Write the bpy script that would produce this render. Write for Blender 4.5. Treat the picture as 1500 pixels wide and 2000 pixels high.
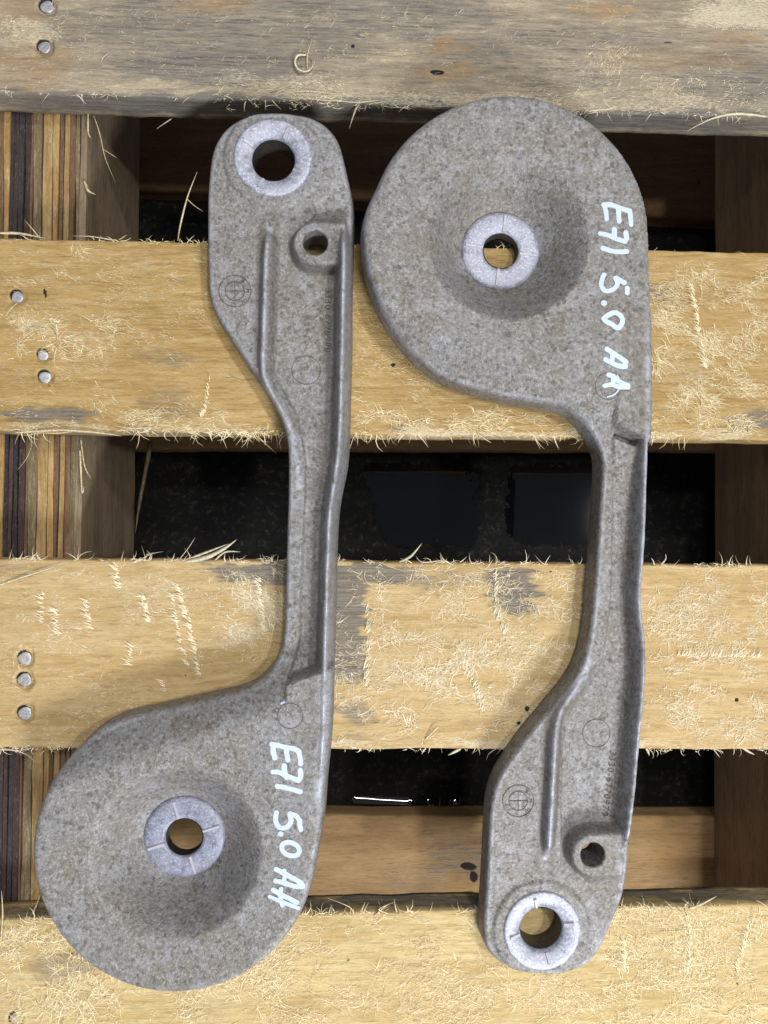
import bpy, math, random
import numpy as np
from mathutils import Matrix, Vector

random.seed(7)
rng = np.random.default_rng(11)
for o in list(bpy.data.objects):
    bpy.data.objects.remove(o)
SC = bpy.context.scene
COL = SC.collection
MM = 0.001

# ------------------------------------------------------------------ camera
CAM_D = 0.370
ROT = Matrix.Rotation(math.radians(-2.9), 3, 'Y') @ Matrix.Rotation(math.radians(1.0), 3, 'X')
view = ROT @ Vector((0, 0, -1))
cam_loc = -view * CAM_D
cd = bpy.data.cameras.new('camera')
cd.sensor_fit = 'VERTICAL'
cd.sensor_height = 36.0
cd.sensor_width = 27.0
FPX = 1443.0
cd.lens = 36.0 * FPX / 2000.0
cd.clip_start = 0.01
cd.clip_end = 50.0
cam = bpy.data.objects.new('camera', cd)
cam.matrix_world = Matrix.Translation(cam_loc) @ ROT.to_4x4()
COL.objects.link(cam)
SC.camera = cam

# ------------------------------------------------------------------ light
w = bpy.data.worlds.new('World')
SC.world = w
w.use_nodes = True
bg = w.node_tree.nodes['Background']
bg.inputs[0].default_value = (0.90, 0.96, 1.06, 1)
bg.inputs[1].default_value = 0.27


def area_lamp(name, loc, target, sx, sy, power, col):
    l = bpy.data.lights.new(name, 'AREA')
    l.shape = 'RECTANGLE'
    l.size = sx
    l.size_y = sy
    l.energy = power
    l.color = col
    o = bpy.data.objects.new(name, l)
    o.location = loc
    d = Vector(target) - Vector(loc)
    q = d.to_track_quat('-Z', 'Y')
    o.rotation_euler = q.to_euler()
    COL.objects.link(o)
    return o


area_lamp('ceiling_lamp', (0.47, 0.98, 2.40), (0, 0, 0), 0.14, 0.14, 18.0, (1.0, 0.965, 0.91))
area_lamp('ceiling_lamp', (1.12, 0.02, 2.40), (0, 0, 0), 0.14, 0.14, 20.0, (1.0, 0.965, 0.91))
area_lamp('ceiling_tube', (0.17, 0.32, 1.80), (0.17, 0.30, 0), 0.50, 0.05, 5.5, (1.0, 0.98, 0.95))
area_lamp('added_low_lamp', (0.46, -1.02, 0.80), (-0.05, -0.1, 0), 0.30, 0.22, 17.0, (0.97, 0.985, 1.0))  # added low light, placed to shade the left dish and throw its shadow

SC.view_settings.view_transform = 'Standard'
SC.view_settings.look = 'None'
SC.view_settings.gamma = 1.0
SC.view_settings.exposure = 0.09
SC.render.engine = 'CYCLES'

# ------------------------------------------------------------------ helpers
RN = np.array(ROT)
CL = np.array(cam_loc)


def P(x, y, z=0.0):
    """picture position -> point (metres) on the horizontal plane z (mm)"""
    x = np.asarray(x, float)
    y = np.asarray(y, float)
    z = np.asarray(z, float) * MM
    d = np.stack([(x - 750) / FPX, (1000 - y) / FPX, -np.ones_like(x)], -1) @ RN.T
    t = (z - CL[2]) / d[..., 2]
    return CL + d * t[..., None]


def link(name, me, mat=None, parent=None):
    o = bpy.data.objects.new(name, me)
    COL.objects.link(o)
    if mat:
        me.materials.append(mat)
    if parent:
        o.parent = parent
    return o


def mesh(name, V, F, smooth=True, attrs=None):
    me = bpy.data.meshes.new(name)
    V = np.asarray(V, np.float32)
    if isinstance(F, np.ndarray):
        n, k = F.shape
        me.vertices.add(len(V))
        me.vertices.foreach_set('co', V.ravel())
        me.loops.add(n * k)
        me.loops.foreach_set('vertex_index', F.astype(np.int32).ravel())
        me.polygons.add(n)
        me.polygons.foreach_set('loop_start', np.arange(0, n * k, k, dtype=np.int32))
        me.polygons.foreach_set('loop_total', np.full(n, k, np.int32))
        me.update(calc_edges=True)
    else:
        me.from_pydata(V.tolist(), [], F)
        me.update()
    me.validate()
    if smooth:
        me.polygons.foreach_set('use_smooth', np.ones(len(me.polygons), bool))
    for k, a in (attrs or {}).items():
        if a.ndim == 1:
            at = me.attributes.new(k, 'FLOAT', 'POINT')
            at.data.foreach_set('value', a.astype(np.float32))
        else:
            at = me.attributes.new(k, 'FLOAT_COLOR', 'POINT')
            b = np.ones((len(V), 4), np.float32)
            b[:, :a.shape[1]] = a
            at.data.foreach_set('color', b.ravel())
    return me


def thing(name, label, cat, loc=(0, 0, 0), group=None):
    o = bpy.data.objects.new(name, None)
    o.empty_display_size = 0.02
    COL.objects.link(o)
    o.location = loc
    o['label'] = label
    o['category'] = cat
    if group:
        o['group'] = group
    return o


def tag(o, label, cat, group=None):
    o['label'] = label
    o['category'] = cat
    if group:
        o['group'] = group
    return o


LAT = rng.random((257, 257))


def vnoise(x, y, seed=0):
    x = np.asarray(x, float) + seed * 17.31
    y = np.asarray(y, float) + seed * 9.77
    xi = np.floor(x).astype(int)
    yi = np.floor(y).astype(int)
    fx = x - xi
    fy = y - yi
    fx = fx * fx * (3 - 2 * fx)
    fy = fy * fy * (3 - 2 * fy)
    a = LAT[xi % 257, yi % 257]
    b = LAT[(xi + 1) % 257, yi % 257]
    c = LAT[xi % 257, (yi + 1) % 257]
    d = LAT[(xi + 1) % 257, (yi + 1) % 257]
    return (a * (1 - fx) + b * fx) * (1 - fy) + (c * (1 - fx) + d * fx) * fy


def fbm(x, y, seed=0, o=3):
    s = 0
    a = 0.5
    for i in range(o):
        s = s + a * vnoise(x * 2 ** i, y * 2 ** i, seed + i)
        a *= 0.5
    return s / (1 - 0.5 ** o)


def sstep(a, b, x):
    t = np.clip((x - a) / (b - a), 0, 1)
    return t * t * (3 - 2 * t)


def spline(pts, n=6, closed=False):
    """Catmull-Rom through points of any dimension"""
    p = np.asarray(pts, float)
    N = len(p)
    out = []
    rngi = range(N) if closed else range(N - 1)
    for i in rngi:
        if closed:
            p0, p1, p2, p3 = p[(i - 1) % N], p[i], p[(i + 1) % N], p[(i + 2) % N]
        else:
            p0, p1, p2, p3 = p[max(i - 1, 0)], p[i], p[i + 1], p[min(i + 2, N - 1)]
        for k in range(n):
            t = k / n
            out.append(0.5 * ((2 * p1) + (-p0 + p2) * t + (2 * p0 - 5 * p1 + 4 * p2 - p3) * t * t
                              + (-p0 + 3 * p1 - 3 * p2 + p3) * t ** 3))
    if not closed:
        out.append(p[-1])
    return np.array(out)


def seg_dist(Q, poly, closed=False, want_t=False):
    """distance of points Q (n,2) to a polyline; optional arc parameter 0..1"""
    A = poly[:-1] if not closed else poly
    B = poly[1:] if not closed else np.roll(poly, -1, 0)
    best = np.full(len(Q), 1e9)
    bt = np.zeros(len(Q))
    L = np.linalg.norm(B - A, axis=1)
    cum = np.concatenate([[0], np.cumsum(L)])
    for i in range(len(A)):
        ab = B[i] - A[i]
        l2 = max(ab @ ab, 1e-18)
        t = np.clip(((Q - A[i]) @ ab) / l2, 0, 1)
        d = np.linalg.norm(Q - A[i] - t[:, None] * ab, axis=1)
        m = d < best
        best[m] = d[m]
        bt[m] = (cum[i] + t[m] * L[i]) / cum[-1]
    return (best, bt) if want_t else best


def inside(Q, poly):
    x, y = Q[:, 0], Q[:, 1]
    r = np.zeros(len(Q), bool)
    n = len(poly)
    for i in range(n):
        x1, y1 = poly[i]
        x2, y2 = poly[(i + 1) % n]
        if y1 == y2:
            continue
        c = ((y1 > y) != (y2 > y)) & (x < (x2 - x1) * (y - y1) / (y2 - y1) + x1)
        r ^= c
    return r


# ------------------------------------------------------------------ materials
class NT:
    def __init__(s, name):
        s.m = bpy.data.materials.new(name)
        s.m.use_nodes = True
        s.t = s.m.node_tree
        s.b = s.t.nodes['Principled BSDF']
        s.tc = s.t.nodes.new('ShaderNodeTexCoord')

    def n(s, kind, **kw):
        nd = s.t.nodes.new(kind)
        for k, v in kw.items():
            setattr(nd, k, v)
        return nd

    def put(s, sock, v):
        if hasattr(v, 'is_output'):
            s.t.links.new(v, sock)
        elif isinstance(v, tuple) and len(v) == 3 and sock.type == 'RGBA':
            sock.default_value = (*v, 1)
        else:
            sock.default_value = v

    def coords(s, scale=(1, 1, 1), rot=(0, 0, 0), loc=(0, 0, 0)):
        mp = s.n('ShaderNodeMapping')
        s.t.links.new(s.tc.outputs['Object'], mp.inputs[0])
        mp.inputs['Scale'].default_value = scale
        mp.inputs['Rotation'].default_value = rot
        mp.inputs['Location'].default_value = loc
        return mp.outputs[0]

    def noise(s, vec, scale=1.0, detail=3, rough=0.55, dist=0.0):
        nd = s.n('ShaderNodeTexNoise')
        s.t.links.new(vec, nd.inputs['Vector'])
        nd.inputs['Scale'].default_value = scale
        nd.inputs['Detail'].default_value = detail
        nd.inputs['Roughness'].default_value = rough
        nd.inputs['Distortion'].default_value = dist
        return nd.outputs[0]

    def voro(s, vec, scale, feature='F1', out=0, rnd=1.0):
        nd = s.n('ShaderNodeTexVoronoi')
        nd.feature = feature
        s.t.links.new(vec, nd.inputs['Vector'])
        nd.inputs['Scale'].default_value = scale
        nd.inputs['Randomness'].default_value = rnd
        return nd.outputs[out]

    def ramp(s, v, stops):
        nd = s.n('ShaderNodeMapRange')
        nd.interpolation_type = 'SMOOTHSTEP'
        s.put(nd.inputs[0], v)
        nd.inputs[1].default_value = stops[0]
        nd.inputs[2].default_value = stops[1]
        nd.inputs[3].default_value = stops[2] if len(stops) > 2 else 0.0
        nd.inputs[4].default_value = stops[3] if len(stops) > 2 else 1.0
        return nd.outputs[0]

    def math(s, op, a, b=0.0):
        nd = s.n('ShaderNodeMath', operation=op)
        s.put(nd.inputs[0], a)
        s.put(nd.inputs[1], b)
        return nd.outputs[0]

    def mix(s, f, a, b, mode='MIX'):
        nd = s.n('ShaderNodeMix', data_type='RGBA', blend_type=mode)
        s.put(nd.inputs['Factor'], f)
        s.put(nd.inputs['A'], a)
        s.put(nd.inputs['B'], b)
        return nd.outputs['Result']

    def attr(s, name, out='Fac'):
        nd = s.n('ShaderNodeAttribute')
        nd.attribute_name = name
        return nd.outputs[out]

    def sep(s, col):
        nd = s.n('ShaderNodeSeparateColor')
        s.t.links.new(col, nd.inputs[0])
        return nd.outputs

    def bump(s, h, strength, dist, prev=None):
        nd = s.n('ShaderNodeBump')
        nd.inputs['Strength'].default_value = strength
        nd.inputs['Distance'].default_value = dist
        s.t.links.new(h, nd.inputs['Height'])
        if prev:
            s.t.links.new(prev, nd.inputs['Normal'])
        return nd.outputs[0]

    def finish(s, col, rough=0.7, metal=0.0, spec=0.5, normal=None):
        s.put(s.b.inputs['Base Color'], col)
        s.put(s.b.inputs['Roughness'], rough)
        s.put(s.b.inputs['Metallic'], metal)
        s.put(s.b.inputs['Specular IOR Level'], spec)
        if normal:
            s.t.links.new(normal, s.b.inputs['Normal'])
        return s.m


def wood_mat(name, light, dark, seed=0.0, grain_along='x', masks=True, fuzz=0.6, rough=0.8, streak=0.62):
    """raw timber; masks colour attribute: R grey weathering, G pale scuffing, B black marks and painted nail-hole shade, orange in A"""
    s = NT(name)
    def sc(a, b, c):
        return (a, b, c) if grain_along == 'x' else (b, a, c)
    L = (seed, seed * 2.3, seed * 0.7)
    broad = s.noise(s.coords(sc(9, 70, 60), loc=L), 1.0, 4, 0.6, 0.6)
    grain = s.noise(s.coords(sc(35, 900, 700), loc=L), 1.0, 4, 0.65, 0.2)
    fine = s.noise(s.coords(sc(160, 2600, 2000), loc=L), 1.0, 3, 0.6)
    blot = s.noise(s.coords(sc(25, 45, 45), loc=L), 1.0, 4, 0.6)
    c = s.mix(s.ramp(broad, (0.32, 0.68)), light, dark)
    c = s.mix(s.math('MULTIPLY', s.ramp(grain, (0.5, 0.72)), streak), c, tuple(v * 0.55 for v in dark))
    c = s.mix(s.math('MULTIPLY', s.ramp(fine, (0.55, 0.75)), 0.35 * fuzz + 0.1), c,
              tuple(min(1, v * 1.25 + 0.05) for v in light))
    c = s.mix(s.math('MULTIPLY', s.ramp(blot, (0.45, 0.75)), 0.35), c, tuple(v * 0.62 for v in dark))
    hf = s.noise(s.coords(sc(420, 2400, 1500), loc=L), 1.0, 4, 0.75)
    mf = s.noise(s.coords(sc(110, 700, 500), loc=L), 1.0, 5, 0.7)
    c = s.mix(s.math('MULTIPLY', s.ramp(hf, (0.54, 0.72)), 0.22 + 0.25 * fuzz), c, (0.70, 0.58, 0.36))
    c = s.mix(s.math('MULTIPLY', s.ramp(mf, (0.50, 0.32)), 0.55), c, tuple(v * 0.5 for v in dark))
    torn = s.noise(s.coords(sc(55, 330, 250), loc=L), 1.0, 5, 0.75)
    tm = s.math('MULTIPLY', s.ramp(torn, (0.50, 0.62)), s.ramp(hf, (0.36, 0.6)))
    c = s.mix(s.math('MULTIPLY', tm, 0.5 * fuzz), c, (0.74, 0.64, 0.43))
    c = s.mix(s.math('MULTIPLY', s.ramp(torn, (0.46, 0.34)), 0.4 * min(1, fuzz * 1.5)), c, tuple(v * 0.68 for v in dark))
    if masks:
        r, g, b = s.sep(s.attr('mask', 'Color'))[:3]
        nz = s.math('ADD', s.math('MULTIPLY', s.math('SUBTRACT', mf, 0.5), 1.7), s.math('MULTIPLY', s.math('SUBTRACT', hf, 0.5), 1.1))
        warp = s.math('ADD', nz, r)
        gm = s.math('MULTIPLY', s.ramp(warp, (0.22, 0.85)), s.ramp(r, (0.02, 0.2)))
        gcol = s.mix(s.ramp(grain, (0.35, 0.7)), (0.19, 0.182, 0.17), (0.075, 0.072, 0.07))
        gcol = s.mix(s.math('MULTIPLY', s.ramp(hf, (0.55, 0.7)), 0.5), gcol, (0.36, 0.34, 0.30))
        c = s.mix(s.math('MULTIPLY', gm, 0.85), c, gcol)
        oa = s.attr('warm')
        c = s.mix(s.math('MULTIPLY', s.math('MULTIPLY', oa, 0.75), s.ramp(mf, (0.35, 0.6, 0.1, 0.9))), c, (0.40, 0.215, 0.065))
        pn_ = s.math('ADD', s.math('MULTIPLY', s.math('SUBTRACT', hf, 0.5), 2.6), s.math('MULTIPLY', s.math('SUBTRACT', blot, 0.5), 1.2))
        pw = s.math('ADD', pn_, g)
        pm = s.math('MULTIPLY', s.ramp(pw, (0.45, 0.95)), s.ramp(g, (0.02, 0.2)))
        c = s.mix(s.math('MULTIPLY', pm, 0.75), c, (0.68, 0.60, 0.43))
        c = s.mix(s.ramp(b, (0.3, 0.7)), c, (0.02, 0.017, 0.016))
    h = s.math('ADD', s.math('MULTIPLY', grain, 0.6), s.math('MULTIPLY', fine, 0.5))
    nrm = s.bump(s.math('ADD', h, s.math('MULTIPLY', hf, 0.8)), 0.7, 0.0007)
    return s.finish(c, rough, 0, 0.25, nrm)


def metal_mat(name, tone=(0.215, 0.212, 0.21), seed=0.0):
    s = NT(name)
    v = s.coords(loc=(seed, seed, 0))
    big = s.noise(v, 28, 4, 0.6)
    med = s.noise(v, 150, 4, 0.7)
    fine = s.noise(v, 640, 4, 0.7)
    grit = s.noise(v, 1300, 2, 0.6)
    wn = s.n('ShaderNodeTexNoise')
    s.t.links.new(v, wn.inputs['Vector'])
    wn.inputs['Scale'].default_value = 420
    wn.inputs['Detail'].default_value = 3
    wv = s.n('ShaderNodeVectorMath', operation='MULTIPLY_ADD')
    s.t.links.new(wn.outputs['Color'], wv.inputs[0])
    wv.inputs[1].default_value = (0.005, 0.005, 0.005)
    s.t.links.new(v, wv.inputs[2])
    sp = s.voro(wv.outputs[0], 330)
    spn = s.noise(v, 210, 3, 0.7)
    c = s.mix(s.ramp(big, (0.38, 0.62)), tone, tuple(a * b for a, b in zip(tone, (0.92, 0.85, 0.75))))
    c = s.mix(s.math('MULTIPLY', s.math('MULTIPLY', s.ramp(med, (0.42, 0.66)), s.ramp(s.noise(v, 45, 3, 0.6), (0.35, 0.6, 0.25, 1.0))), 0.5), c, (0.35, 0.36, 0.40))
    c = s.mix(s.math('MULTIPLY', s.ramp(fine, (0.52, 0.64)), 0.55), c, (0.40, 0.40, 0.42))
    c = s.mix(s.math('MULTIPLY', s.ramp(fine, (0.48, 0.36)), 0.62), c, (0.10, 0.091, 0.082))
    spots = s.math('MULTIPLY', s.ramp(sp, (0.48, 0.22)), s.ramp(spn, (0.43, 0.53)))
    c = s.mix(s.math('MULTIPLY', spots, 0.68), c, (0.078, 0.07, 0.062))
    c = s.mix(s.math('MULTIPLY', s.ramp(grit, (0.6, 0.75)), 0.5), c, (0.5, 0.5, 0.53))
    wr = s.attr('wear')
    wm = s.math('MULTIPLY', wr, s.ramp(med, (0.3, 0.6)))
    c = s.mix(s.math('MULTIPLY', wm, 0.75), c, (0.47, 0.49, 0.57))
    dr = s.attr('dark_tone')
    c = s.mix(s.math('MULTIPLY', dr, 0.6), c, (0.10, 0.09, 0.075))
    rough = s.ramp(med, (0.3, 0.7, 0.62, 0.42))
    h = s.math('ADD', s.math('MULTIPLY', fine, 0.7), s.math('MULTIPLY', grit, 0.5))
    nrm = s.bump(h, 0.75, 0.0007)
    met = s.math('ADD', s.math('MULTIPLY', wm, 0.4), 0.12)
    return s.finish(c, rough, met, 0.4, nrm)


def plain(name, col, rough=0.5, metal=0.0, spec=0.5, nscale=400, amt=0.25, bump=0.2):
    s = NT(name)
    n1 = s.noise(s.coords(), nscale, 4, 0.65)
    c = s.mix(s.ramp(n1, (0.35, 0.7)), col, tuple(v * (1 - amt) for v in col))
    return s.finish(c, rough, metal, spec, s.bump(n1, bump, 0.0003))


M_BODY_A = metal_mat('cast_aluminium_left', seed=0.0)
M_BODY_B = metal_mat('cast_aluminium_right', tone=(0.212, 0.207, 0.20), seed=3.1)


def bush_mat(name, col):
    s = NT(name)
    v = s.coords()
    a = s.noise(v, 260, 4, 0.7)
    b = s.noise(v, 900, 3, 0.6)
    c = s.mix(s.ramp(a, (0.4, 0.68)), col, tuple(x * 0.60 for x in col))
    c = s.mix(s.math('MULTIPLY', s.ramp(b, (0.52, 0.66)), 0.75), c, tuple(min(1, x * 1.5) for x in col))
    c = s.mix(s.math('MULTIPLY', s.ramp(s.noise(v, 120, 4, 0.7), (0.58, 0.72)), 0.5), c, (0.16, 0.15, 0.14))
    return s.finish(c, s.ramp(a, (0.3, 0.7, 0.62, 0.42)), 0.25, 0.4, s.bump(b, 0.45, 0.0005))


M_BUSH_DARK = bush_mat('worn_bushing', (0.29, 0.305, 0.39))
M_BUSH_PALE = bush_mat('bright_bushing', (0.41, 0.425, 0.51))
M_BUSH_MID = bush_mat('scuffed_bushing', (0.40, 0.415, 0.50))
M_BORE = plain('dark_bore', (0.07, 0.065, 0.06), 0.45, 0.3, 0.5, 500, 0.5)
M_RIDGE = plain('ridge_metal', (0.47, 0.47, 0.52), 0.55, 0.15)
ps = NT('white_paint_pen')
pa = ps.noise(ps.coords(), 520, 4, 0.75)
pb = ps.noise(ps.coords(), 1500, 2, 0.6)
pc = ps.mix(ps.ramp(pa, (0.60, 0.72)), (0.54, 0.63, 0.79), (0.34, 0.38, 0.45))
pc = ps.mix(ps.math('MULTIPLY', ps.ramp(pb, (0.60, 0.72)), 0.5), pc, (0.45, 0.48, 0.54))
M_PAINT = ps.finish(pc, 0.5, 0, 0.4, ps.bump(pa, 0.4, 0.0005))
M_MARK = plain('cast_mark', (0.115, 0.11, 0.105), 0.55, 0.15, 0.5, 500, 0.5, 0.4)
M_NAIL = plain('nail_steel', (0.50, 0.50, 0.54), 0.42, 0.45, 0.5, 700, 0.35)


def fibre_mat(name, pale, tan):
    s = NT(name)
    c = s.mix(s.ramp(s.attr('shade'), (0.35, 0.95)), tan, pale)
    return s.finish(c, 0.8, 0, 0.2)


M_FIBRE = fibre_mat('pale_fibre', (0.90, 0.81, 0.56), (0.64, 0.50, 0.26))
M_FIBRE_W = fibre_mat('white_fibre', (0.92, 0.85, 0.66), (0.66, 0.54, 0.33))
M_SPL = plain('splinter_wood', (0.74, 0.62, 0.38), 0.8, 0, 0.2, 900, 0.45, 0.5)
M_SPL_W = plain('splinter_wood_pale', (0.74, 0.66, 0.48), 0.8, 0, 0.2, 900, 0.4, 0.5)
M_CHIP = plain('bark_chip', (0.025, 0.02, 0.018), 0.8, 0, 0.3)

# ------------------------------------------------------------------ floor
fs = NT('wet_black_floor')
fn = fs.noise(fs.coords(), 260, 5, 0.7)
fc = fs.mix(fs.ramp(fn, (0.5, 0.8)), (0.006, 0.006, 0.006), (0.045, 0.044, 0.04))
fs.finish(fc, 0.75, 0, 0.12, fs.bump(fn, 0.6, 0.0012))
FZ = -133.0
bm_v = [(-3, -3, FZ * MM), (3, -3, FZ * MM), (3, 3, FZ * MM), (-3, 3, FZ * MM)]
fl = link('floor', mesh('floor', bm_v, [(0, 1, 2, 3)], False), fs.m)
fl['kind'] = 'structure'

pw = NT('standing_water')
pn = pw.noise(pw.coords(), 60, 2, 0.5)
pw.b.inputs['IOR'].default_value = 1.6
pw.finish((0.004, 0.0045, 0.006), 0.03, 0, 0.5, pw.bump(pn, 0.02, 0.0003))


p2 = NT('floor_puddle')
p2.b.inputs['IOR'].default_value = 1.33
PUD = p2.finish((0.003, 0.0035, 0.005), 0.04, 0, 0.5, p2.bump(p2.noise(p2.coords(), 40, 2, 0.5), 0.03, 0.0004))


def puddle(pts, seed, ragged=3.0):
    o = spline(pts, 6, True)
    w_ = P(o[:, 0], o[:, 1], FZ)[:, :2]
    lo, hi = w_.min(0) - 0.006, w_.max(0) + 0.006
    st = 0.4 * MM
    X, Y = np.meshgrid(np.arange(lo[0], hi[0], st), np.arange(lo[1], hi[1], st), indexing='ij')
    Q = np.stack([X.ravel(), Y.ravel()], -1)
    d = seg_dist(Q, w_, True) / MM
    d = np.where(inside(Q, w_), d, -d)
    nz = (fbm(Q[:, 0] * 160, Q[:, 1] * 160, seed, 4) - 0.5) * 2 * ragged
    sp = fbm(Q[:, 0] * 420, Q[:, 1] * 420, seed + 4, 2)
    ok = ((d + nz > 0) & (sp - 0.05 * np.clip(d, 0, 6) < 0.66)).reshape(X.shape)
    idx = np.arange(X.size).reshape(X.shape)
    fk = ok[:-1, :-1] & ok[1:, :-1] & ok[1:, 1:] & ok[:-1, 1:]
    F = np.stack([idx[:-1, :-1], idx[1:, :-1], idx[1:, 1:], idx[:-1, 1:]], -1)[fk]
    used = np.unique(F)
    rm = np.full(X.size, -1)
    rm[used] = np.arange(len(used))
    V = np.concatenate([Q[used], np.full((len(used), 1), (FZ + 0.5) * MM)], 1)
    ob = link('puddle', mesh('puddle', V, rm[F], False), PUD)
    ob['kind'] = 'structure'


puddle([(705, 912), (780, 903), (870, 912), (925, 920), (934, 980), (932, 1062), (860, 1066), (760, 1062), (730, 1000), (720, 950)], 1)
puddle([(992, 925), (1010, 908), (1120, 905), (1200, 910), (1240, 960), (1235, 1062), (1100, 1068), (1000, 1058), (988, 1000)], 2)


def water_edge(x0, x1, y0, y1, seed):
    """film of water drawn up against the lower board: a gently curved strip"""
    n, m = 30, 10
    V, F = [], []
    for i in range(n):
        f = i / (n - 1)
        c = P(x0 + (x1 - x0) * f, y0 + (y1 - y0) * f, FZ)
        k = 1 + 0.25 * (vnoise(f * 3.0, 0.3, seed) - 0.5)
        z = 0.2
        tp = min(1, f * 9 + 0.02, (1 - f) * 9 + 0.02)
        for jj in range(m):
            u = jj / (m - 1)
            yy = (u - 0.5) * 4.6 * tp
            sl = math.tan(math.radians(13 + 11 * u + 1.6 * (k - 1) * 10))
            z += sl * 4.6 / (m - 1)
            V.append((c[0], c[1] - yy * MM, c[2] + z * MM))
    for i in range(n - 1):
        for jj in range(m - 1):
            F.append((i * m + jj, i * m + jj + 1, (i + 1) * m + jj + 1, (i + 1) * m + jj))
    ob = link('puddle', mesh('puddle', V, F, True), pw.m)
    ob['kind'] = 'structure'


water_edge(676, 815, 1560, 1564, 1)
water_edge(831, 862, 1566, 1564, 2)
water_edge(876, 900, 1566, 1561, 3)

# ------------------------------------------------------------------ fibres
def fibre_mesh(name, S, ang, L, curv, lift, wid, mat, parent, zend=None, bright=0.2):
    """S (n,3) roots in metres; ang direction; L length mm; one joined mesh"""
    n = len(S)
    if n == 0:
        return None
    K = 4
    t = np.linspace(0, 1, K)
    pos = np.zeros((n, K, 3))
    pos[:, 0] = S
    for k in range(1, K):
        a = ang + curv * (t[k] - 0.5)
        st = (L * MM / (K - 1))
        pos[:, k, 0] = pos[:, k - 1, 0] + np.cos(a) * st
        pos[:, k, 1] = pos[:, k - 1, 1] + np.sin(a) * st
        pos[:, k, 2] = S[:, 2]
    pos[:, :, 2] += lift[:, None] * MM * np.sin(t * 2.6)[None, :]
    if zend is not None:
        pos[:, :, 2] += zend[:, None] * MM * (t ** 2)[None, :]
    a = ang[:, None] + curv[:, None] * (t[None, :] - 0.5)
    nx, ny = -np.sin(a), np.cos(a)
    ww = wid[:, None] * MM * 0.5 * np.clip(1.05 - t[None, :] ** 1.6, 0.12, 1)
    ring = np.zeros((n, K, 3, 3))
    z0_ = np.zeros_like(ww)
    ring[:, :, 0] = pos + np.stack([nx * ww, ny * ww, z0_], -1)
    ring[:, :, 1] = pos + np.stack([z0_, z0_, ww * 0.45], -1)
    ring[:, :, 2] = pos - np.stack([nx * ww, ny * ww, z0_], -1)
    V = ring.reshape(-1, 3)
    base = (np.arange(n) * K * 3)[:, None, None]
    fk = []
    for k in range(K - 1):
        for c in range(2):
            fk.append([k * 3 + c, k * 3 + c + 1, (k + 1) * 3 + c + 1, (k + 1) * 3 + c])
    F = (base + np.array(fk)[None]).reshape(-1, 4)[:, ::-1]
    sh_ = np.repeat(bright + (1 - bright) * rng.random(n), K * 3)
    o = link(name, mesh(name, V, np.ascontiguousarray(F), False, {'shade': sh_}), mat, parent)
    return o


def blade(name, pts, wid, mat, parent, thick=0.35):
    """one larger splinter along a path of (px,py,z mm), flat tapering blade"""
    p = spline(np.array(pts, float), 5)
    q = P(p[:, 0], p[:, 1], p[:, 2])
    n = len(q)
    tan = np.gradient(q, axis=0)
    nr = np.stack([-tan[:, 1], tan[:, 0], np.zeros(n)], -1)
    nr /= np.linalg.norm(nr, axis=1)[:, None] + 1e-9
    t = np.linspace(0, 1, n)
    w_ = wid * MM * 0.5 * np.clip(np.minimum(1.0, 0.55 + t * 3) * (1.02 - t ** 2.2), 0.06, 1)
    w_ *= 1 + 0.25 * (vnoise(t * 7, t * 0, wid) - 0.5)
    up = np.array([0, 0, thick * MM])
    V = []
    for i in range(n):
        V += [q[i] + nr[i] * w_[i], q[i] + up, q[i] - nr[i] * w_[i], q[i] - up * 0.5]
    F = []
    for i in range(n - 1):
        for c in range(4):
            d = (c + 1) % 4
            F.append((i * 4 + c, i * 4 + d, (i + 1) * 4 + d, (i + 1) * 4 + c))
    F += [(0, 1, 2, 3), tuple((n - 1) * 4 + k for k in (3, 2, 1, 0))]
    return link(name, mesh(name, V, F, True), mat, parent)


# ------------------------------------------------------------------ pallet
pallet = thing('wooden_pallet', 'splintery pale wooden pallet of wide planks, lying under both grey metal brackets', 'pallet',
               (0, 0, FZ * MM))
PZ = Matrix.Translation((0, 0, -FZ * MM))


def under(o, parent):
    """keep world-space meshes in place below a moved empty"""
    o.parent = parent
    o.matrix_parent_inverse = Matrix.Identity(4)
    if parent is pallet:
        o.location = (0, 0, -FZ * MM)
    return o


def px_to_mask(Q, lst):
    """Q picture coordinates (n,2); list of (kind,x,y,rx,ry,deg,strength) summed soft shapes"""
    r = np.zeros(len(Q))
    for (kind, x, y, rx, ry, deg, st) in lst:
        a = math.radians(deg)
        dx = Q[:, 0] - x
        dy = Q[:, 1] - y
        u = (dx * math.cos(a) + dy * math.sin(a)) / rx
        v = (-dx * math.sin(a) + dy * math.cos(a)) / ry
        if kind == 'e':
            m = 1 - sstep(0.55, 1.1, np.sqrt(u * u + v * v))
        else:
            m = (1 - sstep(0.6, 1.2, np.abs(u))) * (1 - sstep(0.7, 1.2, np.abs(v)))
        r = np.maximum(r, m * st)
    return r


def to_px(X):
    """world points -> picture positions (for reading the planks' stain maps)"""
    d = (X - CL) @ RN
    return np.stack([750 + FPX * d[:, 0] / -d[:, 2], 1000 - FPX * d[:, 1] / -d[:, 2]], -1)


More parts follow.
